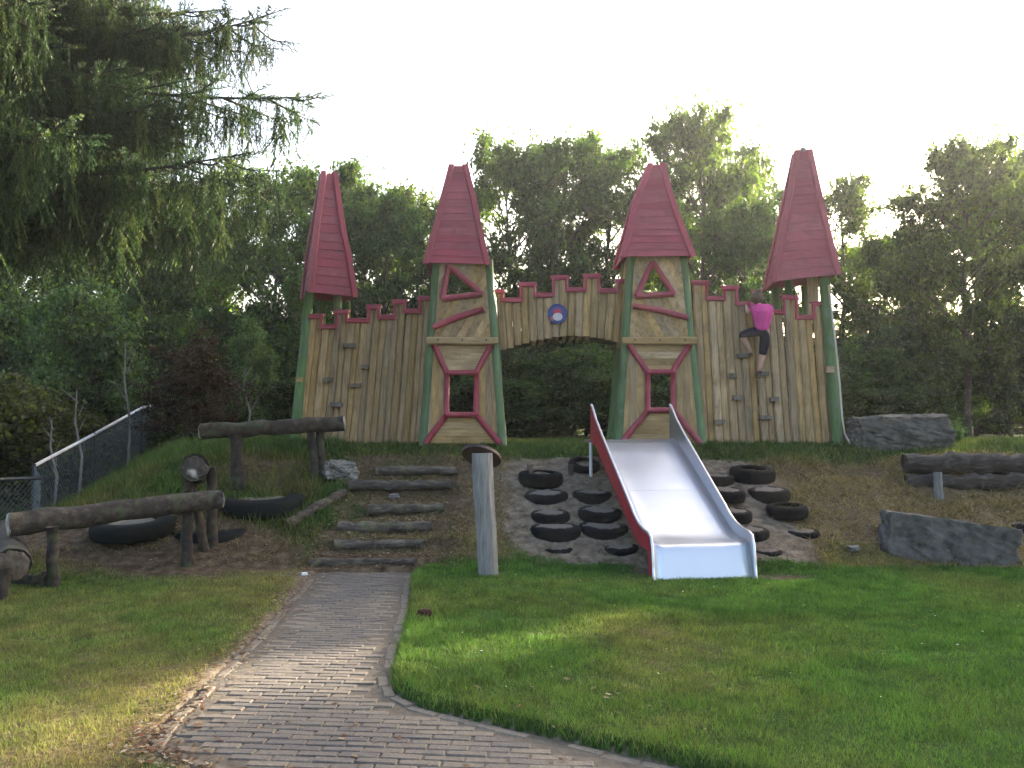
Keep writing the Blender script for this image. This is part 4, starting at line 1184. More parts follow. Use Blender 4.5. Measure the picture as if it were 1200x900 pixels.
def tree_mesh(seed, H, crown_r, base_h, n_limb=16, per=150, size=.12, colr=(.05, .085, .026), yellow=.03, spread=.9, lean=.0, sig=.42, shape='oval', trunk_r=.14):
    r_ = random.Random(seed)
    parts = []
    tp = []
    nseg = 9
    for i in range(nseg + 1):
        f = i / nseg; tp.append(Vector((lean * f + r_.uniform(-.08, .08) * (i > 0), r_.uniform(-.08, .08) * (i > 0), H * .93 * f)))
    parts.append(tube(tp, [trunk_r * (1 - .85 * i / nseg) for i in range(nseg + 1)], 7, .08))
    cen = []
    for k in range(n_limb):
        f = base_h + (1 - base_h) * ((k + r_.random() * .8) / n_limb) ** .9; f = min(f, .97)
        x = f * nseg; i = min(int(x), nseg - 1); o_ = tp[i].lerp(tp[i + 1], x - i)
        g_ = (f - base_h) / (1 - base_h)
        if shape == 'oval': pr = math.sin(math.pi * (.12 + .80 * g_)) ** .7
        elif shape == 'cone': pr = 1.05 - .85 * g_
        else: pr = .9 - .25 * g_
        ln = crown_r * pr * r_.uniform(.7, 1.1)
        az = k * 2.4 + r_.uniform(-.5, .5); el = r_.uniform(.15, .7) + .35 * g_
        d = Vector((math.cos(az) * math.cos(el), math.sin(az) * math.cos(el), math.sin(el)))
        e1 = o_ + d * ln * .55 + Vector((0, 0, .05)); e2 = o_ + d * ln + Vector((0, 0, -.04 * ln))
        parts.append(tube([o_, e1, e2], [trunk_r * .34 * (1.1 - .6 * g_), trunk_r * .2, .012], 5, .05, False))
        for q in range(6):
            u = r_.uniform(.3, 1.0); bp = o_.lerp(e1, u * 2) if u < .5 else e1.lerp(e2, (u - .5) * 2)
            az2 = az + r_.uniform(-1.3, 1.3); el2 = r_.uniform(-.35, .9)
            l2 = ln * r_.uniform(.18, .5) * spread
            tip = bp + Vector((math.cos(az2) * math.cos(el2), math.sin(az2) * math.cos(el2), math.sin(el2))) * l2
            parts.append(tube([bp, tip], [.016, .006], 4, 0, False))
            cen.append(tip); cen.append(bp.lerp(tip, r_.uniform(.2, .9)) + Vector((r_.uniform(-.3, .3), r_.uniform(-.3, .3), r_.uniform(-.25, .3))))
            if r_.random() < .55: cen.append(bp.lerp(tip, .5) + Vector((r_.uniform(-.15, .15), r_.uniform(-.15, .15), r_.uniform(-.1, .15))))
    for q in range(6): cen.append(tp[-1] + Vector((r_.uniform(-.3, .3), r_.uniform(-.3, .3), r_.uniform(-.3, .35))))
    cen = np.array([list(c) for c in cen])
    sg = np.array([sig * r_.uniform(.55, 1.35) for _ in cen])
    V, F_, cl = leaf_cloud(cen, sg, per, size, colr, .22, yellow=yellow, seed=seed)
    return join(*parts), (V, F_, cl)
PROTO = {}
def proto(key, **kw):
    tr, (V, F_, cl) = tree_mesh(**kw)
    to = obj('trunk', tr, 'bark', None, (0, 0, 0), True); co = nmesh('crown', V, F_, 'leaf', cl)
    PROTO[key] = (to.data, co.data, kw['H'])
    for o in (to, co): bpy.data.objects.remove(o)
proto('broad', seed=1, H=8.0, crown_r=2.9, base_h=.18, n_limb=26, per=95, size=.135, sig=.48)
proto('broad2', seed=2, H=8.0, crown_r=2.7, base_h=.12, n_limb=26, per=95, size=.13, sig=.48, colr=(.045, .08, .03))
proto('airy', seed=3, H=8.0, crown_r=1.9, base_h=.15, n_limb=22, per=48, size=.135, sig=.46, colr=(.055, .085, .025), yellow=.05)
proto('oak', seed=4, H=8.0, crown_r=3.0, base_h=.22, n_limb=26, per=88, size=.145, sig=.48, colr=(.05, .075, .022), yellow=.06)
proto('shrub', seed=5, H=3.0, crown_r=1.5, base_h=.05, n_limb=16, per=90, size=.10, sig=.36, colr=(.028, .052, .018), trunk_r=.05, shape='col')
proto('shrub2', seed=6, H=3.0, crown_r=1.5, base_h=.05, n_limb=16, per=80, size=.11, sig=.36, colr=(.05, .085, .025), yellow=.06, trunk_r=.05, shape='col')
proto('willow', seed=8, H=3.0, crown_r=1.2, base_h=.1, n_limb=16, per=110, size=.075, sig=.3, colr=(.065, .11, .05), trunk_r=.04, shape='col')
proto('barberry', seed=9, H=1.5, crown_r=1.0, base_h=.05, n_limb=16, per=90, size=.05, sig=.22, colr=(.026, .013, .012), trunk_r=.03, shape='col', yellow=0)
proto('brown', seed=10, H=2.0, crown_r=1.2, base_h=.05, n_limb=14, per=80, size=.08, sig=.28, colr=(.045, .052, .02), yellow=.05, trunk_r=.03, shape='col')
proto('smallplant', seed=12, H=.45, crown_r=.28, base_h=.05, n_limb=10, per=30, size=.06, sig=.09, colr=(.09, .16, .06), trunk_r=.01, shape='col', yellow=0)
def plant(kind, name, label, cat, loc, H, sx=1., rz=None, group=None):
    tm, cm, h0 = PROTO[kind]; s = H / h0
    t = thing(name, label, cat, loc, group)
    for nm, me in (('trunk', tm), ('crown', cm)):
        o = bpy.data.objects.new(nm, me); col.objects.link(o); o.parent = t
    t.scale = (s * sx, s * sx, s); t.rotation_euler = (0, 0, random.random() * 6.28 if rz is None else rz)
    return t
def tree_px(kind, px, Y, pytop, sx, label, group='trees behind the castle', rz=None):
    top = at(px, pytop, Y); g0 = tz(top.x, Y) if Y < 30 else 1.25
    return plant(kind, 'broadleaf_tree', label, 'tree', (top.x, Y, g0 - .05), top.z - g0 + .05, sx, rz, group)
random.seed(21)
for a in [('broad', 322, 20, 212, .85, 'dark broadleaf tree just left of the outer left roof'),
          ('broad2', 395, 23, 200, .85, 'broadleaf tree rising directly behind the outer left roof'),
          ('broad2', 452, 21, 235, .75, 'lower broadleaf tree between the two left roofs'),
          ('airy', 492, 25, 222, .95, 'thin broadleaf tree just left of the inner left roof'),
          ('broad', 596, 24, 180, .72, 'tall broadleaf tree right beside the inner left roof'),
          ('broad2', 652, 22, 170, .78, 'tall broadleaf tree centred above the gate badge'),
          ('broad', 712, 24, 178, .72, 'tall broadleaf tree just left of the inner right roof'),
          ('oak', 822, 23, 152, .72, 'tallest broadleaf tree, between the two right roofs'),
          ('broad2', 872, 21, 245, .7, 'lower dark tree behind the climbing child'),
          ('airy', 905, 25, 262, .8, 'small thin tree left of the outer right roof'),
          ('airy', 985, 24, 205, .85, 'slender airy tree just right of the outer right roof'),
          ('oak', 1035, 27, 295, 1.1, 'low rounded tree between the slender tree and the right trees'),
          ('oak', 1128, 20, 185, .78, 'tall spreading tree nearest the right picture edge'),
          ('oak', 1205, 22, 195, .7, 'airy tree cut by the right picture edge'),
          ('broad2', 255, 24, 262, .9, 'tree half hidden by the spruce, left of the castle'),
          ('broad', 180, 22, 300, .8, 'dark tree standing under the spruce branches'),
          ('oak', 70, 25, 270, .9, 'tree behind the wire fence, left of the maroon shrub'),
          ('broad', -40, 22, 250, .9, 'tree cut by the left picture edge behind the spruce'),
          ('broad', 770, 28, 235, .85, 'distant tree behind the inner right roof'),
          ('oak', 1085, 24, 330, .6, 'low sunlit tree behind the crest boulder'),
          ('broad', 425, 27, 232, .8, 'rear tree filling the gap right of the outer left roof'),
          ('broad2', 520, 21.5, 300, .7, 'low tree directly behind the inner left tower'),
          ('broad', 850, 26, 190, .7, 'rear tree seen above the right plank wall'),
          ('broad', 1170, 25, 205, .7, 'rear tree filling the right corner'),
          ('broad2', 1062, 22, 270, .8, 'small tree left of the tall spreading right tree'),
          ('broad', 215, 26, 250, .9, 'rear tree between the spruce and the maroon shrub'),
          ('broad2', 128, 27, 260, .9, 'rear tree deep behind the wire fence')]:
    tree_px(*a)
# unseen trees added past the right edge: shade the lawn, leave a sun slit
for (kd, x, y, H, s) in [('broad', 18.9, 21, 8.5, 1.), ('broad2', 20.8, 23, 8.8, 1.05), ('oak', 15.3, 22.2, 5.55, .6), ('oak', 22.5, 20, 8.5, .9), ('broad', 16.0, 16.5, 7.5, .9), ('broad2', 20, 15, 8, 1.0), ('broad', 26, 19, 9, 1.)]:  # the low oak is added to trim the sun streak
    plant(kd, 'broadleaf_tree', 'unseen tree added beyond the right picture edge to shape the sunlight', 'tree', (x, y, 1.2), H, s, None, 'added shade trees beyond the right edge')
# understorey
def where_u(px, row):
    r_ = ('front', 'middle', 'back')[row]
    if px < 330: w = 'left of the castle'
    elif px < 500: w = 'behind the left plank wall'
    elif px < 590: w = 'behind the inner left tower'
    elif px < 725: w = 'seen through the gateway'
    elif px < 815: w = 'behind the inner right tower'
    elif px < 980: w = 'behind the right plank wall'
    else: w = 'right of the castle'
    return f'dark leafy shrub {w}, {r_} row of the undergrowth'
for row, (Y, y0, y1) in enumerate(((17.3, 430, 480), (19, 395, 440), (20.5, 370, 415))):
    for px in range(-40 + row * 30, 1290, 68):
        if row == 0 and (px > 1110 or 200 < px < 300): continue
        if row > 0 and px > 1120 and row < 2: continue
        top = at(px + random.uniform(-15, 15), random.uniform(y0, y1), Y + random.uniform(-.6, .6)); g0 = tz(top.x, top.y)
        plant('shrub' if random.random() < .7 else 'shrub2', 'shrub', where_u(px, row), 'shrub', (top.x, top.y, g0 - .05), top.z - g0, random.uniform(.8, 1.1) * (3.0 / max(top.z - g0, 1)) * .75, None, 'undergrowth shrubs')
for i, px in enumerate((505, 540, 575, 612, 648, 685, 720, 762, 800)):
    top = at(px, 440 - 12 * (i % 3), 22.3); plant('shrub', 'shrub', 'low dark bush at the foot of the trees, seen behind the gateway and towers', 'shrub', (top.x, 22.3 + (i % 2) * .5, 1.1), top.z - 1.1, 1.1, None, 'low bushes behind the gateway')
for i, px in enumerate(range(1080, 1300, 45)):
    top = at(px, 405 + 20 * (i % 2), 27); plant('shrub2', 'shrub', 'yellow-green bush in the far hedge behind the board fence', 'shrub', (top.x, 27 + (i % 3) * .5, 1.2), top.z - 1.2, 1.1, None, 'far hedge at right')
def shrub(kd, px, py_top, Y, sx, label, name='shrub', cat='shrub'):
    top = at(px, py_top, Y); g0 = tz(top.x, Y); return plant(kd, name, label, cat, (top.x, Y, g0 - .03), top.z - g0 + .03, sx)
shrub('barberry', 225, 432, 14.6, 1.0, 'dark maroon-leaved shrub at the end of the wire fence')
shrub('willow', 105, 350, 17, .85, 'light green fine-leaved shrub behind the wire fence')
shrub('willow', 30, 370, 18, .9, 'pale green shrub at the left picture edge')
shrub('willow', 300, 395, 16.2, .7, 'grey-green bushy shrub left of the outer left tower')
shrub('brown', 40, 478, 15, 1.2, 'yellow-brown low bush behind the lower end of the fence')
shrub('brown', -20, 470, 14, 1.2, 'yellow-brown low bush cut by the left picture edge')
shrub('shrub2', 160, 440, 19, .9, 'mid green shrub above the bend of the wire fence')
shrub('smallplant', 1117, 504, 13.9, 1., 'small round light green plant beside the crest boulder', 'plant', 'plant')
shrub('shrub2', 1170, 430, 20.5, .9, 'sunlit yellow-green bush in front of the board fence')
# bare saplings by the fence
for i, (px, yb, yt, Y, lab) in enumerate(((150, 530, 400, 14.5, 'thin pale sapling at the middle of the wire fence'), (93, 545, 455, 13.5, 'thin pale sapling nearer the low end of the fence'), (64, 560, 490, 13.2, 'short bare stem at the low end of the fence'), (290, 500, 430, 14.8, 'slender bare sapling left of the outer tower'))):
    b_ = at(px, yb, Y); b_.z = min(b_.z, tz(b_.x, b_.y)); tp_ = at(px - 3, yt, Y)
    t = thing('sapling', lab, 'sapling', b_, 'bare saplings by the fence')
    m1 = b_.lerp(tp_, .4) + Vector((.06, 0, 0)); m2 = b_.lerp(tp_, .7) + Vector((-.03, 0, 0))
    obj('trunk', tube([b_, m1, m2, tp_], [.022, .018, .014, .006], 6, .08), 'greywood', t)
    for q in range(5):
        s0 = m1.lerp(tp_, q / 5); obj('twig', tube([s0, s0 + Vector((random.uniform(-.3, .3), random.uniform(-.2, .2), random.uniform(.15, .4)))], [.008, .003], 4), 'greywood', t)

# ------------------------------------------------------------------ spruce
def bough_mesh(seed, L_=4.6):
    rr = random.Random(seed)
    def twig(l0, nsub, sd_):
        q = np.random.default_rng(sd_)
        T = []
        axes = [(np.zeros(3), np.array([q.uniform(-.06, .06), q.uniform(-.06, .06), -l0]))]
        for s_ in range(nsub):
            z = -l0 * q.uniform(.03, .8); a = q.uniform(0, 6.28); l2 = l0 * q.uniform(.22, .5)
            axes.append((np.array([0, 0, z]), np.array([math.cos(a) * l2 * .5, math.sin(a) * l2 * .5, -l2 * .88])))
        for o_, d in axes:
            l_ = np.linalg.norm(d); n_ = max(int(l_ / .009), 3)
            f = np.linspace(0, 1, n_); dn = d / l_
            a = q.uniform(0, 6.28, n_)
            u = np.cross(dn, [1, .3, .2]); u /= np.linalg.norm(u); w = np.cross(dn, u)
            rad = np.cos(a)[:, None] * u + np.sin(a)[:, None] * w
            nd = rad * .7 + dn * .75; ln = .05 * q.uniform(.7, 1.2, n_) * (1 - .35 * f)
            base = o_ + d * f[:, None]; sd = np.cross(nd, dn); sd /= np.linalg.norm(sd, axis=1)[:, None]
            T.append(np.stack([base - sd * .008, base + sd * .008, base + nd * ln[:, None]], 1))
        return np.concatenate(T)
    tw = [twig(.6, 6, 1), twig(.5, 6, 2), twig(.36, 5, 3), twig(.8, 8, 4), twig(.3, 3, 5)]
    tip = twig(.3, 4, 9)
    tris, cols, wp = [], [], []
    def put(proto_, p, yaw, sc, tiltv=None):
        c_, s_ = math.cos(yaw), math.sin(yaw); M = np.array([[c_, -s_, 0], [s_, c_, 0], [0, 0, 1]]) * sc
        if tiltv is not None:
            z = -np.array(tiltv); z /= np.linalg.norm(z); x = np.cross([.1, .2, 1], z); x /= np.linalg.norm(x); y = np.cross(z, x)
            M = np.stack([x, y, z], 1) @ M
        v = proto_ @ M.T + np.array(p); tris.append(v)
        cb = np.array([.029, .056, .022]) * rr.uniform(.7, 1.3)
        if rr.random() < .2: cb = np.array([.06, .088, .026]) * rr.uniform(.8, 1.2)
        cols.append(np.repeat(cb[None], len(v) * 3, 0))
    def branch(o_, az, l0, drop, hang, sub):
        pts = []; n_ = 14
        for i in range(n_ + 1):
            f = i / n_; a = az + .12 * math.sin(f * 3 + seed)
            pts.append(Vector((o_[0] + math.sin(a) * l0 * f, o_[1] + math.cos(a) * l0 * f, o_[2] + drop * math.sin(f * math.pi * .62) + .03 * l0 * f ** 3)))
        wp.append(tube(pts, [(.036 if sub else .012) * (1 - .9 * i / n_) + .004 for i in range(n_ + 1)], 6, .05, False))
        def P_(f):
            x = f * n_; i = min(int(x), n_ - 1); return pts[i].lerp(pts[i + 1], x - i)
        if sub:
            ns = int(l0 * 4)
            for k in range(ns):
                f = .2 + .76 * (k + rr.random()) / ns; p = P_(f)
                branch((p.x, p.y, p.z), az + (-1) ** k * rr.uniform(.5, 1.05), l0 * (.36 - .25 * f) * rr.uniform(.7, 1.2), -.10, .85, False)
        nt_ = int(l0 * (20 if sub else 15))
        for k in range(nt_):
            f = (.10 if sub else .05) + (.9 if sub else .95) * (k + rr.random()) / nt_
            p = P_(f); sc = (1.3 - .8 * f ** 2) * rr.choice((.45, .7, .9, 1.1, 1.25)) * rr.uniform(.8, 1.1) * hang
            put(tw[rr.randrange(5)], (p.x + rr.uniform(-.04, .04), p.y + rr.uniform(-.04, .04), p.z), rr.uniform(0, 6.28), sc)
        for k in range(int(l0 * 7)):
            f = rr.uniform(.25, 1); p = P_(f); d = (P_(min(1, f + .05)) - P_(max(0, f - .05))).normalized()
            v = d + Vector((d.y, -d.x, 0)) * rr.uniform(-.9, .9) + Vector((0, 0, rr.uniform(-.25, .2))); put(tip, tuple(p), rr.uniform(0, 6.28), rr.uniform(.5, 1.0), tuple(v))
        d = (pts[-1] - pts[-2]).normalized(); put(tip, tuple(pts[-1] - d * .02), 0, .9 if sub else .7, tuple(d))
    branch((0, 0, 0), 0, L_, -.5, 1.0, True)
    T = np.concatenate(tris); N = len(T)
    fo = nmesh('needles', T.reshape(-1, 3), np.arange(N * 3).reshape(N, 3), 'needle', np.concatenate(cols))
    wo = obj('bough', join(*wp), 'darkbark', None, (0, 0, 0), True)
    r_ = (wo.data, fo.data, L_, N)
    bpy.data.objects.remove(fo); bpy.data.objects.remove(wo)
    return r_
simple('darkbark', (.04, .03, .022), .9, 0, .5, 20, .3)
def spruce():
    rr = random.Random(5)
    BM = [bough_mesh(40 + i) for i in range(4)]
    TX, TY_ = -7.3, 10.3
    base = Vector((TX, TY_, tz(TX, TY_)))
    t = thing('spruce_tree', 'large dark spruce with drooping boughs hanging in from the left', 'tree', base)
    obj('trunk', pole((TX, TY_, base.z - .2), (TX, TY_, 12), .26, .1, 12, 8, .03, .05), 'bark', t, None, True)
    def bough(z, az, L_, pitch, k):
        wm, fm, l0, _ = BM[k % 4]
        o = bpy.data.objects.new('bough', wm); col.objects.link(o); o.parent = t
        o.location = (0, 0, z - base.z); o.rotation_euler = (pitch, 0, -az); o.scale = (L_ / l0 * rr.choice((-1, 1)), L_ / l0, .9 + .1 * L_ / l0)
        f = bpy.data.objects.new('needles', fm); col.objects.link(f); f.parent = o
    k = 0
    for w_, z in enumerate([4.75, 5.05, 5.4, 5.75, 6.15, 6.6, 7.05, 7.5, 8.0]):
        for j in range(5):
            az = R(35 + (j + rr.uniform(-.4, .4)) * 155 / 5)
            bough(z + rr.uniform(-.2, .2), az, (4.7 - .17 * w_) * rr.uniform(.68, 1.0), rr.uniform(-.02, .05), k); k += 1
    for (px, py, Y) in ((318, 6, 10.2), (346, 84, 10.0), (312, 184, 9.9)):
        e = at(px, py, Y); L_ = math.hypot(e.x - TX, e.y - TY_); az = math.atan2(e.x - TX, e.y - TY_)
        wm, fm, l0, _ = BM[k % 4]
        bough(e.z + .22, az, L_, .0, k); k += 1
    return sum(b[3] for b in BM)
NS = spruce()

# ------------------------------------------------------------------ child on the wall
def skinmesh(name, verts, edges, rad, mat, parent, org, levels=2, root=0):
    me = bpy.data.meshes.new(name)
    me.from_pydata([tuple(Vector(v) - org) for v in verts], edges, [])
    o = bpy.data.objects.new(name, me); col.objects.link(o)
    md = o.modifiers.new('skin', 'SKIN'); md.use_smooth_shade = True; md.branch_smoothing = .3
    for i, r_ in enumerate(rad):
        sv = me.skin_vertices[0].data[i]
        sv.radius = r_ if hasattr(r_, '__len__') else (r_, r_); sv.use_root = (i == root)
    sb = o.modifiers.new('sub', 'SUBSURF'); sb.levels = levels; sb.render_levels = levels
    me.materials.append(MATS[mat])
    if parent: o.parent = parent
    return o
J = dict(pel=at(893, 387, 13.16), sp=at(893, 375, 13.12), ch=at(892, 364, 13.13), nk=at(888.5, 357, 13.17), hd=at(887, 353, 13.2), ht=at(886.5, 348, 13.21),
         lsh=at(883, 361, 13.15), lel=at(876.5, 367, 13.24), lw=at(874.5, 359.5, 13.35), lh=at(873.8, 356.5, 13.385),
         rsh=at(901, 362, 13.15), rel=at(905, 369, 13.27), rw=at(902, 362, 13.36), rh=at(901, 359.5, 13.385),
         lhp=at(888, 388.5, 13.17), lkn=at(869, 392, 13.24), lan=at(880, 412, 13.27), lto=at(876, 415, 13.36),
         rhp=at(898, 388.5, 13.17), rkn=at(894.5, 411, 13.22), ran=at(889.5, 433, 13.26), rto=at(892, 437, 13.37))
org = J['pel'].copy()
person = None
def chain(names): return [J[n] for n in names]
bv, be, brd = [], [], []
def addv(p, r_): bv.append(Vector(p)); brd.append(r_); return len(bv) - 1
iP = addv(J['pel'], .10); iS = addv(J['sp'], (.085, .07)); iC = addv(J['ch'], (.085, .065)); iN = addv(J['nk'], .042); iH = addv(J['hd'], .075); iT = addv(J['ht'], .085)
be += [(iP, iS), (iS, iC), (iC, iN), (iN, iH), (iH, iT)]
def limb(start, seq):
    p = start
    for nm, r_ in seq:
        q = addv(J[nm] if isinstance(nm, str) else nm, r_); be.append((p, q)); p = q
    return p
lh = limb(iC, [('lsh', .045), (J['lsh'].lerp(J['lel'], .5), .04), ('lel', .032), (J['lel'].lerp(J['lw'], .5), .03), ('lw', .022), ('lh', .026)])
rh = limb(iC, [('rsh', .045), (J['rsh'].lerp(J['rel'], .5), .04), ('rel', .032), (J['rel'].lerp(J['rw'], .5), .03), ('rw', .022), ('rh', .026)])
for hnd, sgn in ((lh, 1), (rh, -1)):
    c = bv[hnd]
    for fi, dx in enumerate((-.024, -.008, .008, .024)):
        L_ = (.03, .036, .034, .026)[fi]
        a = addv(c + Vector((dx, .012, .022)), .008); b2 = addv(c + Vector((dx * 1.1, .012 + L_ * .7, .03)), .0075); c2 = addv(c + Vector((dx * 1.1, .012 + L_ * 1.3, .012)), .0065)
        be += [(hnd, a), (a, b2), (b2, c2)]
    a = addv(c + Vector((sgn * .03, .005, .0)), .009); b2 = addv(c + Vector((sgn * .045, .02, .015)), .008); be += [(hnd, a), (a, b2)]
limb(iP, [('lhp', .075), (J['lhp'].lerp(J['lkn'], .5), .068), ('lkn', .05), (J['lkn'].lerp(J['lan'], .35), .047), ('lan', .03), ('lto', .028)])
limb(iP, [('rhp', .075), (J['rhp'].lerp(J['rkn'], .5), .068), ('rkn', .05), (J['rkn'].lerp(J['ran'], .35), .047), ('ran', .03), ('rto', .028)])
# nose and ears on the far side of the head, towards the wall
hc = J['hd'].lerp(J['ht'], .5)
nz_ = addv(hc + Vector((-.01, .10, -.015)), .012); be.append((iH, nz_))
for s in (-1, 1):
    e = addv(hc + Vector((s * .088, .0, -.01)), .012); be.append((iH, e))
person = thing('person', 'child in pink t-shirt and dark leggings climbing the right plank wall', 'person', org)
skinmesh('body', bv, be, brd, 'skin', person, org)
# clothes
sv = [J['pel'] + Vector((0, 0, .0)), J['sp'], J['ch'] + Vector((0, -.01, 0)), J['nk'] + Vector((0, -.02, -.02)), J['lsh'], J['lsh'].lerp(J['lel'], .55), J['rsh'], J['rsh'].lerp(J['rel'], .55)]
skinmesh('t_shirt', sv, [(0, 1), (1, 2), (2, 3), (2, 4), (4, 5), (2, 6), (6, 7)], [.128, .122, .145, .085, .085, .066, .085, .066], 'pink', person, org, 2, 1)
lv = [J['pel'], J['lhp'], J['lhp'].lerp(J['lkn'], .5), J['lkn'], J['lkn'].lerp(J['lan'], .22), J['rhp'], J['rhp'].lerp(J['rkn'], .5), J['rkn'], J['rkn'].lerp(J['ran'], .3), J['pel'] + Vector((0, 0, .07))]
skinmesh('leggings', lv, [(0, 1), (1, 2), (2, 3), (3, 4), (0, 5), (5, 6), (6, 7), (7, 8), (0, 9)], [.125, .095, .084, .07, .06, .095, .084, .066, .058, .12], 'navy', person, org)
def blob(name, c, rad, sc, mat, amp=.08):
    bm = bmesh.new(); bmesh.ops.create_icosphere(bm, subdivisions=3, radius=rad)
    for v in bm.verts: v.co *= 1 + amp * (math.sin(v.co.x * 90 + v.co.z * 60) * .5 + random.uniform(-.5, .5)) ; v.co = Vector((v.co.x * sc[0], v.co.y * sc[1], v.co.z * sc[2]))
    me = bpy.data.meshes.new(name); bm.to_mesh(me); bm.free(); me.materials.append(MATS[mat]); me.polygons.foreach_set('use_smooth', [True] * len(me.polygons))
    o = bpy.data.objects.new(name, me); col.objects.link(o); o.parent = person; o.location = c - org
    return o
blob('hair', hc + Vector((0, -.02, .02)), .108, (.92, .95, 1.05), 'hair')
blob('hair_bun', hc + Vector((.01, -.06, .105)), .042, (1, 1, 1), 'hair', .14)
for a, b2 in (('lan', 'lto'), ('ran', 'rto')):
    d = J[b2] - J[a]
    skinmesh('shoe', [J[a] + Vector((0, -.03, -.035)), J[a].lerp(J[b2], .5) + Vector((0, 0, -.022)), J[b2] + Vector((0, .02, -.012))], [(0, 1), (1, 2)], [(.034, .024), (.036, .024), (.034, .02)], 'shoe', person, org)
for s in (-1, 1):
    c = hc + Vector((s * .032, .085, .008)); obj('eye', tube([c, c + Vector((0, .006, 0))], [.011, .006], 8), 'eye', person)

# ------------------------------------------------------------------ grass
def blades(name, N, xr_, yr_, hgt, wid, dens_fn, col_fn, seed, label, lean=1.0):
    r_ = np.random.default_rng(seed)
    # sample uniformly in the visible wedge
    y = np.sqrt(r_.uniform(yr_[0] ** 2, yr_[1] ** 2, N)); x = y * r_.uniform(-.62, .64, N)
    ok = (x > xr_[0]) & (x < xr_[1]); x, y = x[ok], y[ok]
    dr_, so_ = zones(x, y)
    keep = r_.random(len(x)) < dens_fn(x, y, dr_, so_); x, y, dr_, so_ = x[keep], y[keep], dr_[keep], so_[keep]
    z = terr(x, y) - .004
    n_ = len(x)
    a = r_.uniform(0, 6.28, n_)
    cl_ = fbm(x * 5, y * 5, 91, 3)
    h = hgt(x, y, dr_, so_) * r_.uniform(.5, 1.4, n_) * (.25 + 1.5 * cl_); w = wid * r_.uniform(.7, 1.3, n_) * np.clip(y / 6, .7, 2)
    ln = r_.uniform(.15, .9, n_) * h * lean; b = r_.uniform(0, 6.28, n_)
    base = np.stack([x, y, z], 1)
    s = np.stack([np.cos(a), np.sin(a), 0 * a], 1) * w[:, None] * .5
    tipv = base + np.stack([np.cos(b) * ln, np.sin(b) * ln, h], 1)
    V = np.stack([base - s, base + s, tipv], 1).reshape(-1, 3)
    c = col_fn(x, y, dr_, so_, r_)
    o = nmesh(name, V, np.arange(n_ * 3).reshape(n_, 3), 'blade', np.repeat(c, 3, 0))
    o['kind'] = 'stuff'; o['label'] = label; o['category'] = 'grass'
    return n_
def lawn_d(x, y, d, s):
    return np.where(in_poly(x, y) & (y < 9.6), 0, np.clip(1.15 - 1.6 * s, 0, 1)) * (y < 10.4)
def lawn_c(x, y, d, s, r_):
    n_ = len(x); t = np.clip(d * 1.0 + r_.normal(0, .14, n_), 0, 1)[:, None]
    pn = fbm(x * .8, y * .8, 70, 3)[:, None]
    grn = np.array([.056, .12, .022]) * (.75 + .6 * pn); strw = np.array([.2, .17, .06])
    cl2 = fbm(x * 7, y * 7, 73, 3)[:, None]
    return np.clip((grn * (1 - t) + strw * t) * r_.uniform(.5, 1.5, (n_, 1)) * (.55 + .9 * cl2), .005, .6)
blades('lawn_grass', 520000, (-7, 8), (3.7, 10.5), lambda x, y, d, s: .036 - .012 * d + .03 * np.exp(-dist_line(x, y, PATH_R) / .12) * (.4 + 1.2 * vnoise(x * 6, y * 6, 5)), .0052, lawn_d, lawn_c, 3, 'short green lawn grass with dry patches around the path')
def mound_d(x, y, d, s):
    left = (x < -2.2); return np.clip(1.05 - 1.25 * s, 0, 1) * np.where(left, 1, np.clip(sstep(12.0, 12.4, y), .1, 1)) * (y > 9.7)
blades('mound_grass', 150000, (-8, 9), (9.8, 15.5), lambda x, y, d, s: .07 + .05 * (x < -2.5), .008, mound_d, lambda x, y, d, s, r_: lawn_c(x, y, d, s, r_) * .72, 4, 'longer green grass on the mound and its crest')
def dry_d(x, y, d, s):
    sl_ = sstep(9.7, 10, y) * (1 - sstep(12.4, 12.7, y)); return sl_ * np.clip(d * 1.1 - .8 * np.clip(s - .35, 0, 1), 0.02, .8) * np.where((x > -.1) & (x < 3.1), .12, 1) * np.where((x > -2.2) & (x < -.7), .3, 1) * sstep(.38, .62, fbm(x * 1.7, y * 1.7, 95, 4))
def dry_c(x, y, d, s, r_):
    n_ = len(x); u = r_.random((n_, 1)) ** 1.5; return (np.array([.31, .245, .14]) * (1 - u) + np.array([.13, .085, .045]) * u) * r_.uniform(.6, 1.3, (n_, 1))
blades('dry_grass', 110000, (-5, 8), (9.8, 12.8), lambda x, y, d, s: .045 + .015 * (x > 3), .0075, dry_d, dry_c, 5, 'dry straw-coloured grass on the slope', 3.2)
# ------------------------------------------------------------------ thin volume added mostly to imitate lens veiling glare
m = bpy.data.materials.new('glare_haze'); m.use_nodes = True; MATS['glare_haze'] = m
nt = m.node_tree; nt.nodes.remove(nt.nodes['Principled BSDF'])
pvn = nt.nodes.new('ShaderNodeVolumePrincipled'); pvn.inputs['Color'].default_value = (.90, .95, .98, 1); pvn.inputs['Density'].default_value = GLARE_HAZE; pvn.inputs['Anisotropy'].default_value = .6
nt.links.new(pvn.outputs[0], nt.nodes['Material Output'].inputs['Volume'])
hz = obj('glare_haze', box((0, 420, 6.2), (1040, 1000, 16.4)), 'glare_haze'); hz['kind'] = 'stuff'; hz['label'] = 'pale veil added in the air, mostly imitating lens glare'; hz['category'] = 'glare_haze'
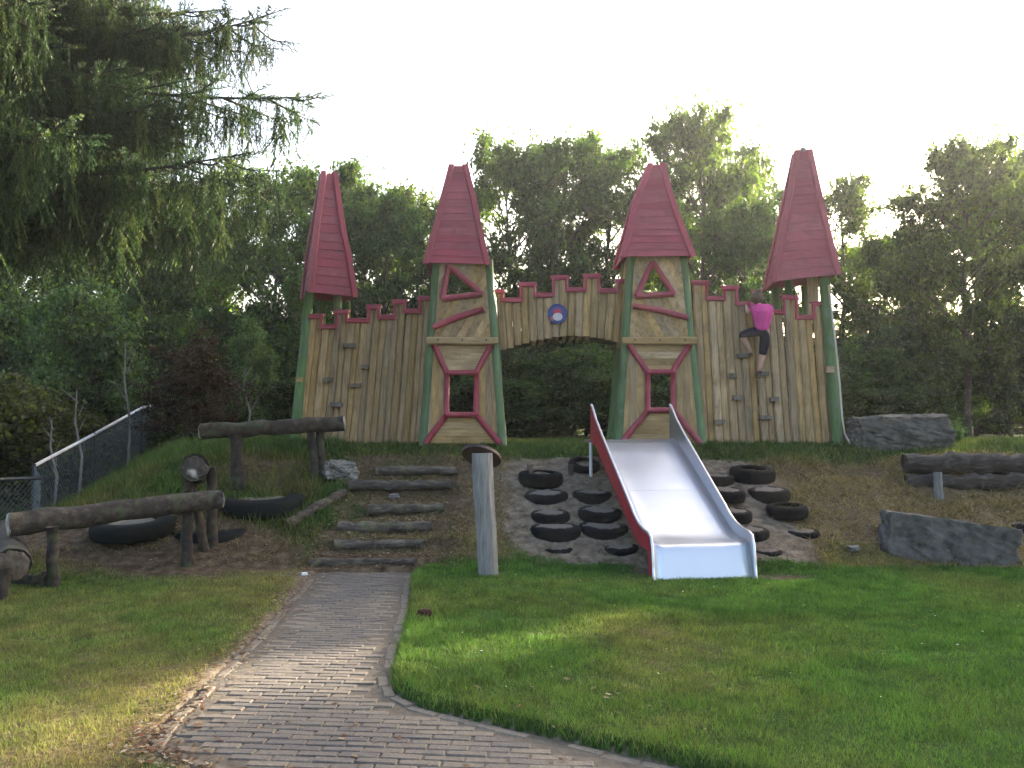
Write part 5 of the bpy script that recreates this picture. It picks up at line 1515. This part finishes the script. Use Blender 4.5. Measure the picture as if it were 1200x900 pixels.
# ------------------------------------------------------------------ fallen leaves and lawn flowers
def flecks(name, label, cat, N, pos_fn, size, cols_, seed, lift=.012):
    r_ = np.random.default_rng(seed); x, y = pos_fn(r_, N); z = terr(x, y) + lift; n_ = len(x)
    z = np.where(in_poly(x, y) & (y < 9.6), .004, z)
    a = r_.uniform(0, 6.28, n_); L_ = size * r_.uniform(.6, 1.5, n_); W_ = L_ * r_.uniform(.3, .7, n_)
    u = np.stack([np.cos(a), np.sin(a), r_.uniform(-.3, .3, n_)], 1); v = np.stack([-np.sin(a), np.cos(a), r_.uniform(-.3, .3, n_)], 1)
    c = np.stack([x, y, z], 1)
    V = np.stack([c - u * L_[:, None] / 2, c + v * W_[:, None] / 2, c + u * L_[:, None] / 2, c - v * W_[:, None] / 2], 1).reshape(-1, 3)
    cc = np.array(cols_)[r_.integers(0, len(cols_), n_)] * r_.uniform(.6, 1.3, (n_, 1))
    o = nmesh(name, V, np.arange(n_ * 4).reshape(n_, 4), 'blade', np.repeat(cc, 4, 0)); o['kind'] = 'stuff'; o['label'] = label; o['category'] = cat
def p_lit(r_, N):
    xs, ys = [], []
    n1 = int(N * .5); xs.append(r_.uniform(-2.3, -.5, n1)); ys.append(r_.uniform(9.6, 12.3, n1))
    n2 = int(N * .16); k_ = r_.integers(0, 7, n2); t_ = r_.random(n2); P = np.array(PATH_L); q = P[k_] + (P[k_ + 1] - P[k_]) * t_[:, None]; xs.append(q[:, 0] + r_.normal(0, .1, n2)); ys.append(q[:, 1] + r_.normal(0, .08, n2))
    n3 = int(N * .3); xs.append(r_.uniform(-5, 7.5, n3)); ys.append(r_.uniform(9.6, 12.4, n3))
    n4 = int(N * .04); xs.append(r_.uniform(-2, 1, n4)); ys.append(r_.uniform(4, 9.5, n4))
    return np.concatenate(xs), np.concatenate(ys)
flecks('leaf_litter', 'dry fallen leaves scattered on the steps, slope and path edge', 'leaf litter', 7000, p_lit, .035, [(.16, .10, .05), (.10, .065, .035), (.26, .2, .12), (.13, .06, .03), (.3, .26, .19)], 8)
flecks('lawn_flowers', 'tiny white and yellow flowers dotting the lawn', 'flowers', 90, lambda r_, N: (r_.uniform(-.4, 4.5, N), r_.uniform(4.6, 9.3, N)), .016, [(.8, .8, .75), (.75, .75, .7), (.7, .55, .08)], 9, .035)
print('spruce tris', NS, 'bricks', len(bricks))
